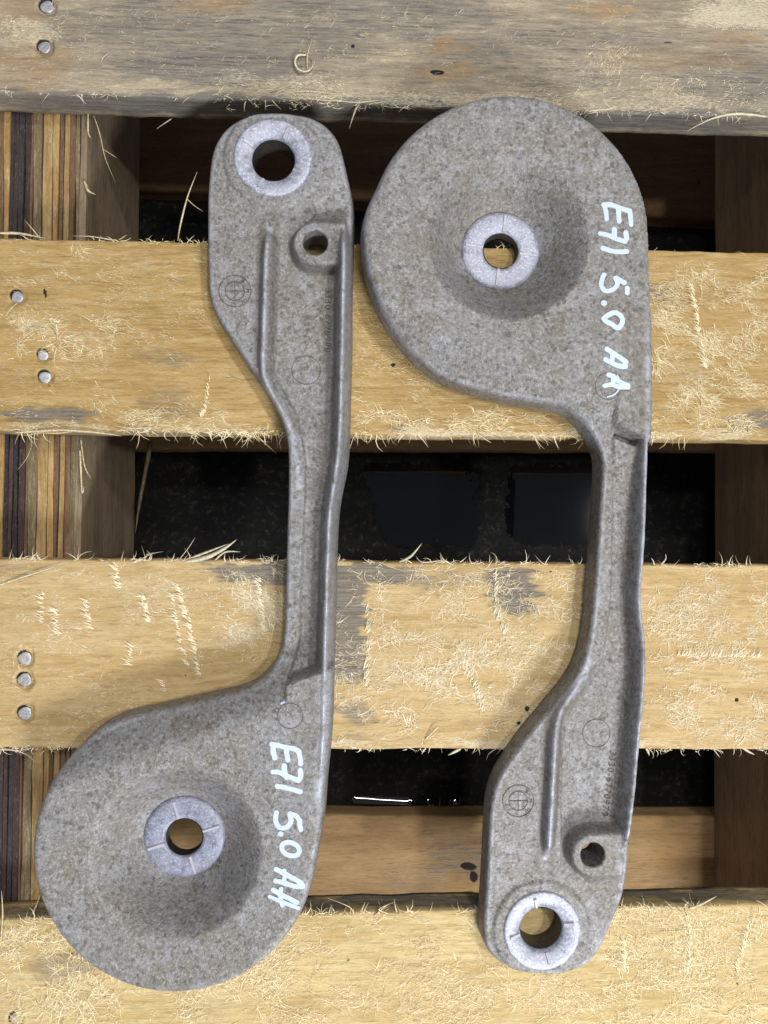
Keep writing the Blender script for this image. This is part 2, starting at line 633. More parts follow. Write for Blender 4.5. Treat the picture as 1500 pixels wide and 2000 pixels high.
def board(name, e_top, e_bot, z0, th, mat, parent, pitch=1.0, width=None, nails=(), grey=(), pale=(), black=(),
          warm=(), rough=0.25, seed=0, xr=(-245, 285)):
    """plank between two edge lines given by picture points on plane z0; top relief, rounded ragged edges, split sides"""
    def edge(e):
        a, b = P(*e[0], z0), P(*e[1], z0)
        s = (b[1] - a[1]) / (b[0] - a[0])
        return lambda x: a[1] + (x - a[0]) * s
    if e_bot is not None:
        fb = edge(e_bot)
    if e_top is not None:
        ft = edge(e_top)
    if e_top is None:
        ft = lambda x: fb(x) + width * MM
    if e_bot is None:
        fb = lambda x: ft(x) - width * MM
    xs = np.arange(xr[0], xr[1] + 0.01, pitch) * MM
    yb, yt = fb(xs), ft(xs)
    wob = lambda k: (fbm(xs * 60, xs * 0, seed + k, 4) - 0.5) * 1.6 * MM
    yb = yb + wob(1)
    yt = yt + wob(5)
    nv = int(np.mean(yt - yb) / MM / pitch) + 1
    v = np.linspace(0, 1, nv)
    # denser rows near the two edges for the rounding
    v = 0.5 - 0.5 * np.cos(np.pi * (0.12 + 0.76 * v))
    v = (v - v[0]) / (v[-1] - v[0])
    X = np.repeat(xs[:, None], nv, 1)
    Y = yb[:, None] + (yt - yb)[:, None] * v[None, :]
    d = np.minimum((Y - yb[:, None]), (yt[:, None] - Y)) / MM
    Z = np.full_like(X, z0)
    r = 1.3
    dd = np.clip(d, 0, r)
    Z -= (r - np.sqrt(np.clip(r * r - (r - dd) ** 2, 0, None))) * 0.9
    Z += (fbm(X * 55, Y * 260, seed, 4) - 0.5) * rough * 2 + (vnoise(X * 200, Y * 900, seed + 3) - 0.5) * rough * 0.8
    for (nx, ny, nr, dep) in nails:
        c = P(nx, ny, z0)
        ang = np.arctan2(Y - c[1], X - c[0])
        rr = np.hypot(X - c[0], Y - c[1]) / MM
        rad = nr * (1.06 + 0.07 * np.sin(ang * 3 + nx) + 0.06 * np.sin(ang * 5 + ny))
        Z -= dep * (1 - sstep(rad * 0.92, rad * 1.18, rr))
        Z += 0.25 * np.exp(-((rr - rad * 1.35) / 0.6) ** 2)
    top = np.stack([X, Y, Z * MM], -1)
    nx_ = len(xs)
    V = [top.reshape(-1, 3)]
    idx = np.arange(nx_ * nv).reshape(nx_, nv)
    Fq = [np.stack([idx[:-1, :-1], idx[1:, :-1], idx[1:, 1:], idx[:-1, 1:]], -1).reshape(-1, 4)]
    off = nx_ * nv
    # sides
    rows = 6
    ends = []
    for side, y, sg in ((0, yb, -1), (nv - 1, yt, 1)):
        prev = idx[:, side]
        for k in range(1, rows + 1):
            zz = z0 - 1.2 - (th - 1.2) * k / rows
            bul = (fbm(xs * 18, xs * 0 + k * 3.1, seed + 11 + side, 3) - 0.55) * 1.1 * MM * sg
            if k == rows:
                bul = bul * 0
            P_ = np.stack([xs, y + bul, np.full(nx_, zz * MM)], -1)
            V.append(P_)
            cur = np.arange(off, off + nx_)
            off += nx_
            f = np.stack([prev[:-1], cur[:-1], cur[1:], prev[1:]], -1)
            if sg > 0:
                f = f[:, ::-1]
            Fq.append(f)
            prev = cur
        ends.append(prev)
    f = np.stack([ends[0][:-1], ends[1][:-1], ends[1][1:], ends[0][1:]], -1)
    Fq.append(f)
    V = np.concatenate(V)
    F = np.concatenate(Fq)
    Q = to_px(V)
    jit = np.stack([(fbm(V[:, 0] * 50, V[:, 1] * 420, seed + 21, 4) - 0.5) * 70,
                    (fbm(V[:, 0] * 70, V[:, 1] * 160, seed + 31) - 0.5) * 34], -1)
    small = jit * 0.05
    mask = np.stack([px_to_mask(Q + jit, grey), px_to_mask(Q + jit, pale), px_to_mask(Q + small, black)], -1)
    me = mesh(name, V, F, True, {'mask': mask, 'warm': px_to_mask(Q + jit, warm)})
    o = link(name, me, mat)
    under(o, parent)
    return o


def nail(parent, x, y, z, r, tilt):
    """flat round nail head with a bevelled rim, sunk in its hole"""
    c = P(x, y, z)
    prof = [(0, 0.12), (0.6, 0.14), (0.9, 0.1), (1.0, -0.08), (1.0, -0.5), (0.35, -0.7), (0.35, -8)]
    n = 18
    V, F = [], []
    for (pr, pz) in prof:
        for k in range(n):
            a = 2 * math.pi * k / n
            rr = pr * r * MM * (1 + 0.05 * math.sin(3 * a + x))
            dx, dy = rr * math.cos(a), rr * math.sin(a)
            V.append((c[0] + dx, c[1] + dy, c[2] + pz * MM + dx * tilt[0] + dy * tilt[1]))
    for i in range(len(prof) - 1):
        for k in range(n):
            F.append((i * n + k, (i + 1) * n + k, (i + 1) * n + (k + 1) % n, i * n + (k + 1) % n))
    o = link('nail', mesh('nail', V, F, True), M_NAIL, parent)
    return o


NAILS = {
    1: [(92, 13, 4.2, 1.8), (87, 92, 4.0, 1.8)],
    2: [(34, 580, 3.6, 1.0), (84, 694, 3.3, 1.2), (88, 737, 3.7, 1.2)],
    3: [(49, 1286, 4.0, 1.6), (48, 1328, 4.1, 1.6), (49, 1393, 4.0, 1.8)],
    4: [(30, 1990, 3.5, 1.2)],
}
W1 = wood_mat('weathered_plank', (0.43, 0.355, 0.25), (0.30, 0.25, 0.185), 1.7, fuzz=0.9)
W2 = wood_mat('tan_plank', (0.485, 0.33, 0.135), (0.39, 0.25, 0.088), 4.1)
W3 = wood_mat('pale_tan_plank', (0.585, 0.43, 0.215), (0.49, 0.335, 0.145), 8.3, streak=0.35)
W4 = wood_mat('fuzzy_plank', (0.61, 0.475, 0.235), (0.50, 0.36, 0.155), 12.9, fuzz=1.0)
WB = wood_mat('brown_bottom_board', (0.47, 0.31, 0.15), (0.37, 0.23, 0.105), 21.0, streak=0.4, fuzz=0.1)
WD = wood_mat('shaded_bottom_board', (0.15, 0.085, 0.038), (0.10, 0.055, 0.025), 25.0, streak=0.4, fuzz=0.0)  # shade below the top plank is put into this board's colour

def hole_shade(k):  # shade inside the nail recesses, painted as black ellipses set off centre
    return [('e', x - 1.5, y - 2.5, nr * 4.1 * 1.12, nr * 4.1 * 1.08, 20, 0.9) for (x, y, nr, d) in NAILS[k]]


b1 = board('deck_board', None, ((0, 180), (1500, 231)), 0, 18, W1, pallet, pitch=0.8, width=97, nails=NAILS[1], seed=1, rough=0.22,
           grey=[('e', 430, 70, 420, 110, 4, 0.55), ('e', 1100, 110, 380, 90, 2, 0.5), ('e', 420, 130, 260, 50, 2, 0.72),
                 ('e', 700, 30, 420, 60, 0, 0.6), ('e', 1430, 150, 160, 90, 0, 0.62), ('b', 750, 215, 900, 22, 1.9, 0.85),
                 ('e', 1000, -80, 700, 70, 0, 0.5)],
           pale=[('b', 760, 187, 850, 16, 1.8, 0.5), ('e', 1440, 20, 130, 45, 0, 0.75), ('e', 520, 165, 180, 30, 3, 0.55),
                 ('e', 55, 60, 60, 40, 0, 0.5), ('e', 800, 200, 160, 22, 2, 0.7), ('e', 1180, 140, 260, 60, 0, 0.4)],
           warm=[('e', 60, 120, 90, 60, 0, 0.6), ('e', 30, 30, 80, 40, 0, 0.5), ('e', 870, 140, 50, 22, 0, 0.7),
                 ('e', 1180, 18, 75, 14, 0, 0.8), ('e', 880, 90, 60, 14, 0, 0.7), ('e', 1330, 120, 200, 30, 0, 0.4),
                 ('e', 410, 18, 90, 16, 0, 0.7), ('e', 1440, 78, 60, 14, 0, 0.6)],
           black=hole_shade(1) + [('e', 855, 141, 17, 6, 3, 1.0), ('e', 690, 90, 6, 4, 0, 0.9), ('e', 1305, 83, 11, 4, 0, 0.7)])
b2 = board('deck_board', ((0, 465), (1500, 492)), ((0, 841), (1500, 859)), 0, 18, W2, pallet, pitch=0.8, nails=NAILS[2], seed=2, rough=0.2,
           grey=[('e', 95, 810, 110, 26, 2, 0.78), ('e', 320, 700, 70, 34, 5, 0.42), ('e', 330, 790, 80, 40, 0, 0.45),
                 ('e', 1470, 825, 70, 26, 0, 0.7), ('e', 1290, 575, 40, 26, 0, 0.55), ('e', 1300, 800, 90, 18, 0, 0.3),
                 ('e', 770, 835, 20, 9, 0, 0.8), ('b', 300, 848, 400, 10, 0.7, 0.5)],
           pale=[('e', 60, 640, 60, 26, 10, 0.6), ('e', 180, 660, 60, 30, 0, 0.5), ('e', 145, 500, 30, 20, 60, 0.5),
                 ('e', 1350, 700, 90, 90, 0, 0.45), ('b', 1100, 848, 420, 12, 0.5, 0.75), ('b', 250, 838, 300, 9, 0.5, 0.55),
                 ('e', 1400, 590, 120, 60, 0, 0.3)],
           warm=[('e', 165, 642, 9, 6, 0, 1.0), ('e', 270, 615, 12, 5, 0, 0.8), ('e', 317, 634, 8, 4, 0, 0.8),
                 ('e', 250, 770, 260, 25, 0, 0.35), ('e', 60, 690, 120, 40, 0, 0.4)],
           black=hole_shade(2) + [('e', 88, 573, 3.5, 13, -14, 1.0), ('e', 186, 741, 4, 2.5, -40, 0.8), ('e', 360, 572, 3, 2, 0, 0.8),
                  ('e', 768, 712, 6, 5, 0, 1.0), ('e', 300, 831, 2, 5, 0, 0.8), ('e', 165, 600, 2, 2, 0, 0.9)])
b3 = board('deck_board', ((0, 1090), (1500, 1105)), ((0, 1462), (1500, 1464)), 0, 18, W3, pallet, pitch=0.8, nails=NAILS[3], seed=3, rough=0.22,
           grey=[('b', 676, 1225, 44, 118, 0, 1.0), ('b', 620, 1122, 220, 22, 1, 1.0), ('e', 1000, 1150, 66, 60, 0, 1.0),
                 ('e', 520, 1180, 60, 70, 0, 0.4), ('e', 690, 1390, 60, 30, 0, 0.6), ('e', 700, 1440, 60, 20, 0, 0.4),
                 ('e', 860, 1135, 130, 24, 0, 0.5), ('e', 30, 1115, 90, 22, 0, 0.4)],
           pale=[('e', 900, 1300, 260, 130, 0, 0.35), ('e', 1380, 1200, 130, 110, 0, 0.35), ('e', 300, 1180, 170, 70, 10, 0.42),
                 ('b', 750, 1455, 800, 10, 0, 0.6), ('e', 1390, 1400, 150, 60, 0, 0.45), ('e', 505, 1190, 60, 60, 0, 0.6),
                 ('e', 100, 1300, 90, 60, 0, 0.3)],
           warm=[('e', 800, 1260, 80, 10, 0, 0.3), ('e', 720, 1455, 60, 8, 0, 0.6), ('e', 1350, 1290, 120, 12, 0, 0.35)],
           black=hole_shade(3) + [('e', 1438, 1367, 5, 6, 0, 1.0), ('e', 903, 1262, 3, 3, 0, 0.9), ('e', 362, 1318, 4, 2.5, 0, 0.8), ('e', 1075, 1116, 5, 3, 0, 0.8)])
b4 = board('deck_board', ((0, 1797), (1500, 1765)), None, 0, 18, W4, pallet, pitch=0.8, width=97, nails=NAILS[4], seed=4, rough=0.25,
           grey=[('e', 120, 1885, 80, 34, -10, 0.6), ('e', 1210, 1870, 30, 22, 0, 0.5), ('e', 30, 1850, 30, 20, 0, 0.3),
                 ('e', 420, 1965, 60, 20, 0, 0.3), ('b', 750, 1760, 900, 14, -1.3, 0.8)],
           pale=[('e', 80, 1920, 170, 110, 0, 0.4), ('e', 700, 1900, 260, 90, 0, 0.35), ('e', 1350, 1860, 200, 110, 0, 0.4),
                 ('e', 1050, 1950, 200, 50, 0, 0.45), ('e', 420, 1960, 120, 40, 0, 0.4)],
           warm=[('e', 80, 1885, 60, 22, 0, 0.4), ('e', 650, 1830, 120, 16, 0, 0.3), ('e', 560, 1950, 100, 20, 0, 0.3)],
           black=hole_shade(4) + [('e', 1440, 1921, 5, 3, 0, 1.0), ('e', 586, 1864, 5, 3, 0, 0.8), ('e', 680, 1874, 6, 3, 0, 0.8)])
for bo, k in ((b1, 1), (b2, 2), (b3, 3), (b4, 4)):
    for (x, y, nr, dep) in NAILS[k]:  # heads sit a little below the rim
        nail(bo, x, y, -dep + 0.45, nr * 0.78, (random.uniform(-.12, .12), random.uniform(-.12, .12)))

# lower deck
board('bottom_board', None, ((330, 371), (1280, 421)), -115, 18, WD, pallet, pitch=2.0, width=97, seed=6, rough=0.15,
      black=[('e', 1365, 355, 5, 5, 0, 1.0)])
board('bottom_board', None, ((290, 877), (1270, 880)), -115, 18, WB, pallet, pitch=2.0, width=97, seed=7, rough=0.15)
board('bottom_board', ((640, 1592), (1240, 1593)), None, -115, 18, WB, pallet, pitch=1.0, width=97, seed=8, rough=0.15,
      black=[('e', 915, 1692, 20, 9, 8, 1.0), ('e', 925, 1712, 10, 14, 0, 0.9), ('e', 915, 1744, 18, 3, 0, 0.8)],
      grey=[('e', 900, 1680, 90, 50, 0, 0.5), ('e', 800, 1720, 80, 40, 0, 0.35)],
      warm=[('e', 900, 1722, 30, 22, 0, 0.8), ('e', 1300, 1650, 60, 60, 0, 0.6)])

# stringers of upright plies: colours seen in the gaps, outer face last
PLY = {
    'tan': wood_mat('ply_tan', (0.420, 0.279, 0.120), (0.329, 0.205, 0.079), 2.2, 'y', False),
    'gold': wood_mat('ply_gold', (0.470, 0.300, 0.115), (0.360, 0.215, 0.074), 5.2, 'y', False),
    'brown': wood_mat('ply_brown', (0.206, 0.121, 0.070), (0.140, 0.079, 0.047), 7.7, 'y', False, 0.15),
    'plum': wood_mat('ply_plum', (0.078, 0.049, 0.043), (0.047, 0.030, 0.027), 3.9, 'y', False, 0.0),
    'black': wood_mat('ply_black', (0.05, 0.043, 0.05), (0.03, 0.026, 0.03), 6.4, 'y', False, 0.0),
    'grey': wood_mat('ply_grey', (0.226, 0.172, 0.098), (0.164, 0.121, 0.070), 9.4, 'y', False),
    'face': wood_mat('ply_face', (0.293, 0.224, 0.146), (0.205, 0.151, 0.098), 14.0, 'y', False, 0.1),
    'dark_face': wood_mat('ply_dark_face', (0.400, 0.272, 0.160), (0.272, 0.184, 0.112), 17.0, 'y', False, 0.05),
}


def ply(parent, f_right, x0, x1, ztop, zbot, mat, y0, y1, seed, gap=0.08):
    """one upright veneer; x0..x1 are offsets (mm) left of the stringer's face line"""
    n = 44
    ys = np.linspace(y0, y1, n) * MM
    fx = f_right(ys)
    w1 = (fbm(ys * 30, ys * 0, seed, 4) - 0.45) * 1.5 * MM
    w2 = -(fbm(ys * 30, ys * 0, seed + 1, 4) - 0.45) * 1.5 * MM
    zt = ztop + (fbm(ys * 25, ys * 0, seed + 2, 4) - 0.5) * 2.2
    a = fx + (x0 + gap) * MM + w1
    b = fx + (x1 - gap) * MM + w2
    V, F = [], []
    for i in range(n):
        for (x, z) in ((a[i], zbot), (a[i], zt[i] - 0.3), (a[i] + 0.25 * MM, zt[i]), (b[i] - 0.25 * MM, zt[i]), (b[i], zt[i] - 0.3), (b[i], zbot)):
            V.append((x, ys[i], z * MM))
    for i in range(n - 1):
        for c in range(6):
            d = (c + 1) % 6
            F.append((i * 6 + c, i * 6 + d, (i + 1) * 6 + d, (i + 1) * 6 + c))
    F += [tuple(range(6))[::-1], tuple((n - 1) * 6 + k for k in range(6))]
    o = link('ply', mesh('ply', V, F, False), mat, parent)
    return o


def stringer(f_right, specs, y0, y1, zt, zb, seed, label=None):
    e = bpy.data.objects.new('stringer', None)
    e.empty_display_size = 0.02
    COL.objects.link(e)
    under(e, pallet)
    x = 0.0
    for i, (wd, c) in enumerate(specs):
        ply(e, f_right, x - wd, x, zt - (0.2 if c in ('black', 'plum') else 0) - random.random() * 0.25, zb + random.random() * 0.6, PLY[c], y0, y1, seed + i * 3)
        x -= wd
    return e


A_, B_ = P(171, 230, -18.5), P(157, 1088, -18.5)
sl = (B_[0] - A_[0]) / (B_[1] - A_[1])
f_l = lambda y: A_[0] + (y - A_[1]) * sl
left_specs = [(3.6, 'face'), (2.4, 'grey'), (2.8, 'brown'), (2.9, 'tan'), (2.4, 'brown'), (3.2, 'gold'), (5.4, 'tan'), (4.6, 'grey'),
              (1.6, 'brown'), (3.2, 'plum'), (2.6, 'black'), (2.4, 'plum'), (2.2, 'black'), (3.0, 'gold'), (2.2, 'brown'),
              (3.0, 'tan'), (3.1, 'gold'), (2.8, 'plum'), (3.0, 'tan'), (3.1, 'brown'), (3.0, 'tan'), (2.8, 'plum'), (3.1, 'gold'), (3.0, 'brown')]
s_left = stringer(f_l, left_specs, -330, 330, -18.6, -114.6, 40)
A2_, B2_ = P(1396, 260, -114.8), P(1394, 1745, -114.8)
sl2 = (B2_[0] - A2_[0]) / (B2_[1] - A2_[1])
TOTW = 66.0
f_r = lambda y: A2_[0] + (y - A2_[1]) * sl2 + TOTW * MM
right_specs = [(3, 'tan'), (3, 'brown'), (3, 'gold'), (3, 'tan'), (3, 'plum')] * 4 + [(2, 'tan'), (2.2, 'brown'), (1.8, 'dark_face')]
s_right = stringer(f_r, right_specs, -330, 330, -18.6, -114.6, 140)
# thin strip split off the foot of the left stringer, seen in the middle gap
blade('splinter', [(296, 848, -95), (284, 920, -98), (272, 985, -101), (265, 1040, -104)], 3.2, PLY['grey'], s_left, 1.2)

# ------------------------------------------------------------------ fuzz of torn fibres on the planks
def in_poly_px(n, x0, y0, x1, y1):
    return np.stack([rng.uniform(x0, x1, n), rng.uniform(y0, y1, n)], -1)


GREYS = {b3.name: [('b', 676, 1225, 40, 112, 0, 1.0), ('b', 620, 1122, 220, 20, 1, 0.85), ('e', 1000, 1150, 62, 56, 0, 0.9)]}


def fuzz(parent, patches, mat):
    S, A, L, C, H, Wd, ZE = [], [], [], [], [], [], []
    for (x0, y0, x1, y1, n, deg, spread, lmin, lmax, lift, wd) in patches:
        n = int(n * 1.75)
        n0 = int(n * 2.3)
        q = in_poly_px(n0, x0, y0, x1, y1)
        # clumpy: keep by noise, fade out towards the patch border
        cl = 0.6 * fbm(q[:, 0] / 26, q[:, 1] / 20, int(x0) % 7 + 2, 3) + 0.4 * fbm(q[:, 0] / 75, q[:, 1] / 48, int(x0) % 5 + 3, 2)
        ex = np.minimum(q[:, 0] - x0, x1 - q[:, 0]) / max(1, 0.2 * (x1 - x0))
        ey = np.minimum(q[:, 1] - y0, y1 - q[:, 1]) / max(1, 0.2 * (y1 - y0))
        gk = px_to_mask(q + (cl[:, None] - 0.5) * 60, GREYS.get(parent.name, ()))
        keep = (gk * 0.62 < rng.random(n0)) & ((sstep(0.46, 0.58, cl) * np.clip(0.35 + np.minimum(ex, ey), 0, 1)) > rng.random(n0) * 0.75)
        q = q[keep][:n]
        m = len(q)
        local = (fbm(q[:, 0] / 60, q[:, 1] / 60, 5, 2) - 0.5) * 120
        a = np.radians(deg + local * 0.6 + rng.normal(0, spread, m))
        flip = rng.random(m) < 0.3
        a = np.where(flip, a + math.pi, a)
        S.append(P(q[:, 0], q[:, 1], 0.05))
        A.append(a)
        L.append(lmin + (lmax * 1.15 - lmin) * rng.random(m) ** 2.6)
        C.append(rng.normal(0, 0.65, m))
        H.append(lift * (0.2 + rng.random(m) ** 2))
        Wd.append(wd * (0.45 + 1.0 * rng.random(m) ** 2.5))
    S, A, L, C, H, Wd = [np.concatenate(k) for k in (S, A, L, C, H, Wd)]
    o = fibre_mesh('wood_fibres', S, A, L, C, H, Wd, mat, parent)
    o['kind'] = 'stuff'
    return o


def fringe(parent, line, n, up, lmin, lmax, wd, mat, dens=None):
    """fibres hanging or sticking out from an edge line (picture points, z=-0.5)"""
    q = spline(np.array(line, float), 10)
    n = int(n * 0.8)
    t = rng.random(int(n * 2.2))
    cl = fbm(t * 40, t * 0, int(line[0][1]) % 9, 3)
    t = t[sstep(0.4, 0.62, cl) > rng.random(len(t)) * 0.8][:n]
    i = t * (len(q) - 1)
    x = np.interp(i, np.arange(len(q)), q[:, 0])
    y = np.interp(i, np.arange(len(q)), q[:, 1]) + rng.normal(0, 2.5, len(t)) - (4 if not up else -4)
    m = len(t)
    base = 90 if up else -90
    a = np.radians(np.where(rng.random(m) < 0.45, rng.normal(0, 28, m) + (rng.random(m) < 0.5) * 180, base + rng.normal(0, 52, m)))
    L = lmin + (lmax - lmin) * rng.random(m) ** 2.6
    o = fibre_mesh('wood_fibres', P(x, y, -0.3), a, L, rng.normal(0, 1.1, m), rng.random(m) * 1.2, wd * (0.5 + rng.random(m)),
                   mat, parent, zend=-rng.random(m) * 2.5)
    o['kind'] = 'stuff'
    return o


fuzz(b1, [
    (0, 0, 1500, 190, 900, 10, 40, 0.8, 3.5, 0.4, 0.16),
    (420, 160, 860, 215, 300, 0, 35, 1, 5, 0.8, 0.22),
    (860, 150, 1500, 225, 330, 10, 45, 1, 5, 0.7, 0.22),
    (1380, 0, 1500, 60, 260, 20, 50, 1, 4, 0.5, 0.2),
    (0, 30, 120, 80, 120, 10, 40, 1, 4, 0.5, 0.2),
    (1130, 90, 1240, 150, 110, 60, 40, 1, 5, 0.6, 0.2),
], M_FIBRE_W)
fringe(b1, [(0, 181), (300, 191), (700, 203), (1100, 217), (1500, 231)], 300, False, 1, 7, 0.3, M_FIBRE_W)
fuzz(b2, [
    (0, 480, 420, 840, 1300, -22, 22, 0.8, 4.5, 0.5, 0.2),
    (20, 620, 130, 700, 160, 0, 45, 2, 9, 1.0, 0.32),
    (110, 480, 180, 540, 120, -50, 25, 2, 7, 0.9, 0.28),
    (140, 620, 230, 700, 150, -20, 35, 1.5, 6, 0.8, 0.26),
    (680, 560, 860, 840, 700, -30, 25, 1, 5, 0.6, 0.2),
    (1270, 500, 1500, 850, 2600, -25, 32, 1, 6, 0.9, 0.24),
    (1270, 600, 1400, 800, 900, -35, 30, 2, 8, 1.1, 0.3),
    (690, 800, 1000, 850, 520, -10, 35, 1.5, 7, 1.0, 0.28),
    (1000, 810, 1500, 855, 420, -10, 35, 1.5, 7, 1.0, 0.28),
    (230, 800, 560, 842, 330, -5, 30, 1.5, 6, 0.8, 0.26),
], M_FIBRE)
fringe(b2, [(0, 842), (400, 846), (800, 851), (1500, 859)], 620, False, 1.5, 10, 0.34, M_FIBRE)
fringe(b2, [(0, 464), (300, 469), (700, 477), (1500, 491)], 170, True, 1, 6, 0.28, M_FIBRE)
fuzz(b3, [
    (0, 1095, 560, 1300, 1500, 0, 40, 0.8, 4, 0.6, 0.2),
    (0, 1290, 300, 1455, 420, 0, 40, 0.8, 3.5, 0.5, 0.18),
    (440, 1100, 570, 1260, 900, -40, 35, 1.5, 7, 0.9, 0.22),
    (640, 1105, 1150, 1455, 4200, 15, 50, 1, 6.5, 1.0, 0.24),
    (740, 1240, 960, 1430, 1100, 20, 50, 1.5, 8, 1.2, 0.3),
    (1260, 1110, 1500, 1455, 2800, 30, 50, 1, 6, 1.0, 0.24),
], M_FIBRE_W)
fringe(b3, [(0, 1464), (300, 1462), (1000, 1465), (1500, 1465)], 560, False, 1, 6, 0.32, M_FIBRE_W)
fringe(b3, [(0, 1089), (700, 1095), (1500, 1104)], 520, True, 1, 8, 0.3, M_FIBRE_W)
fuzz(b4, [
    (0, 1790, 560, 2010, 3300, 20, 55, 1, 7, 1.2, 0.3),
    (0, 1800, 260, 2000, 1500, 40, 60, 1.5, 8, 1.4, 0.34),
    (400, 1790, 960, 2010, 3300, 5, 38, 1, 7, 1.0, 0.24),
    (940, 1880, 1220, 2010, 1300, -20, 45, 1, 7, 1.0, 0.24),
    (1180, 1770, 1500, 2010, 3000, -25, 45, 1.5, 8, 1.1, 0.26),
], M_FIBRE)
fringe(b4, [(0, 1796), (500, 1786), (1000, 1776), (1500, 1764)], 620, True, 1, 8, 0.34, M_FIBRE)

# rows of torn-up fibres standing along the scratches on the third plank
def scratch_row(parent, path, n, deg, lmin, lmax, mat, wd=0.3):
    q = spline(np.array(path, float), 8)
    t = rng.random(n)
    i = t * (len(q) - 1)
    x = np.interp(i, np.arange(len(q)), q[:, 0]) + rng.normal(0, 2, n)
    y = np.interp(i, np.arange(len(q)), q[:, 1])
    a = np.radians(deg + rng.normal(0, 16, n))
    o = fibre_mesh('wood_fibres', P(x, y, 0.1), a, lmin + (lmax - lmin) * rng.random(n) ** 1.5, rng.normal(0, 0.5, n), 0.5 + rng.random(n) * 1.0,
                   wd * (0.7 + 0.9 * rng.random(n)), mat, parent, bright=0.45)
    o['kind'] = 'stuff'


for path, n in (([(348, 1140), (362, 1190), (378, 1250), (392, 1318)], 150), ([(338, 1160), (348, 1220), (368, 1300)], 70),
                ([(228, 1105), (236, 1150)], 40), ([(282, 1165), (292, 1215)], 60), ([(85, 1160), (82, 1220)], 30),
                ([(170, 1170), (182, 1230)], 30), ([(110, 1190), (116, 1240)], 40), ([(507, 1130), (514, 1190), (520, 1235)], 120),
                ([(258, 1260), (256, 1300)], 25), ([(318, 1330), (322, 1350)], 10)):
    scratch_row(b3, path, n, 150, 1.5, 5.5, M_FIBRE_W)
for path, n in (([(966, 1120), (970, 1200), (985, 1240)], 80), ([(716, 1190), (716, 1290), (712, 1340)], 90), ([(900, 1290), (925, 1340), (940, 1390)], 160),
                ([(1310, 1280), (1480, 1284)], 60)):
    scratch_row(b3, path, n, 60, 1.5, 6, M_FIBRE_W)
scratch_row(b2, [(409, 735), (402, 790), (394, 815)], 60, 100, 1, 3, M_FIBRE)
scratch_row(b2, [(1352, 560), (1366, 640), (1380, 720)], 160, 150, 2, 6, M_FIBRE)
for path, n in (([(1345, 1790), (1350, 1850), (1342, 1900)], 120), ([(1468, 1800), (1440, 1900)], 90), ([(1220, 1840), (1225, 1900)], 90)):
    scratch_row(b4, path, n, 120, 2, 6, M_FIBRE)

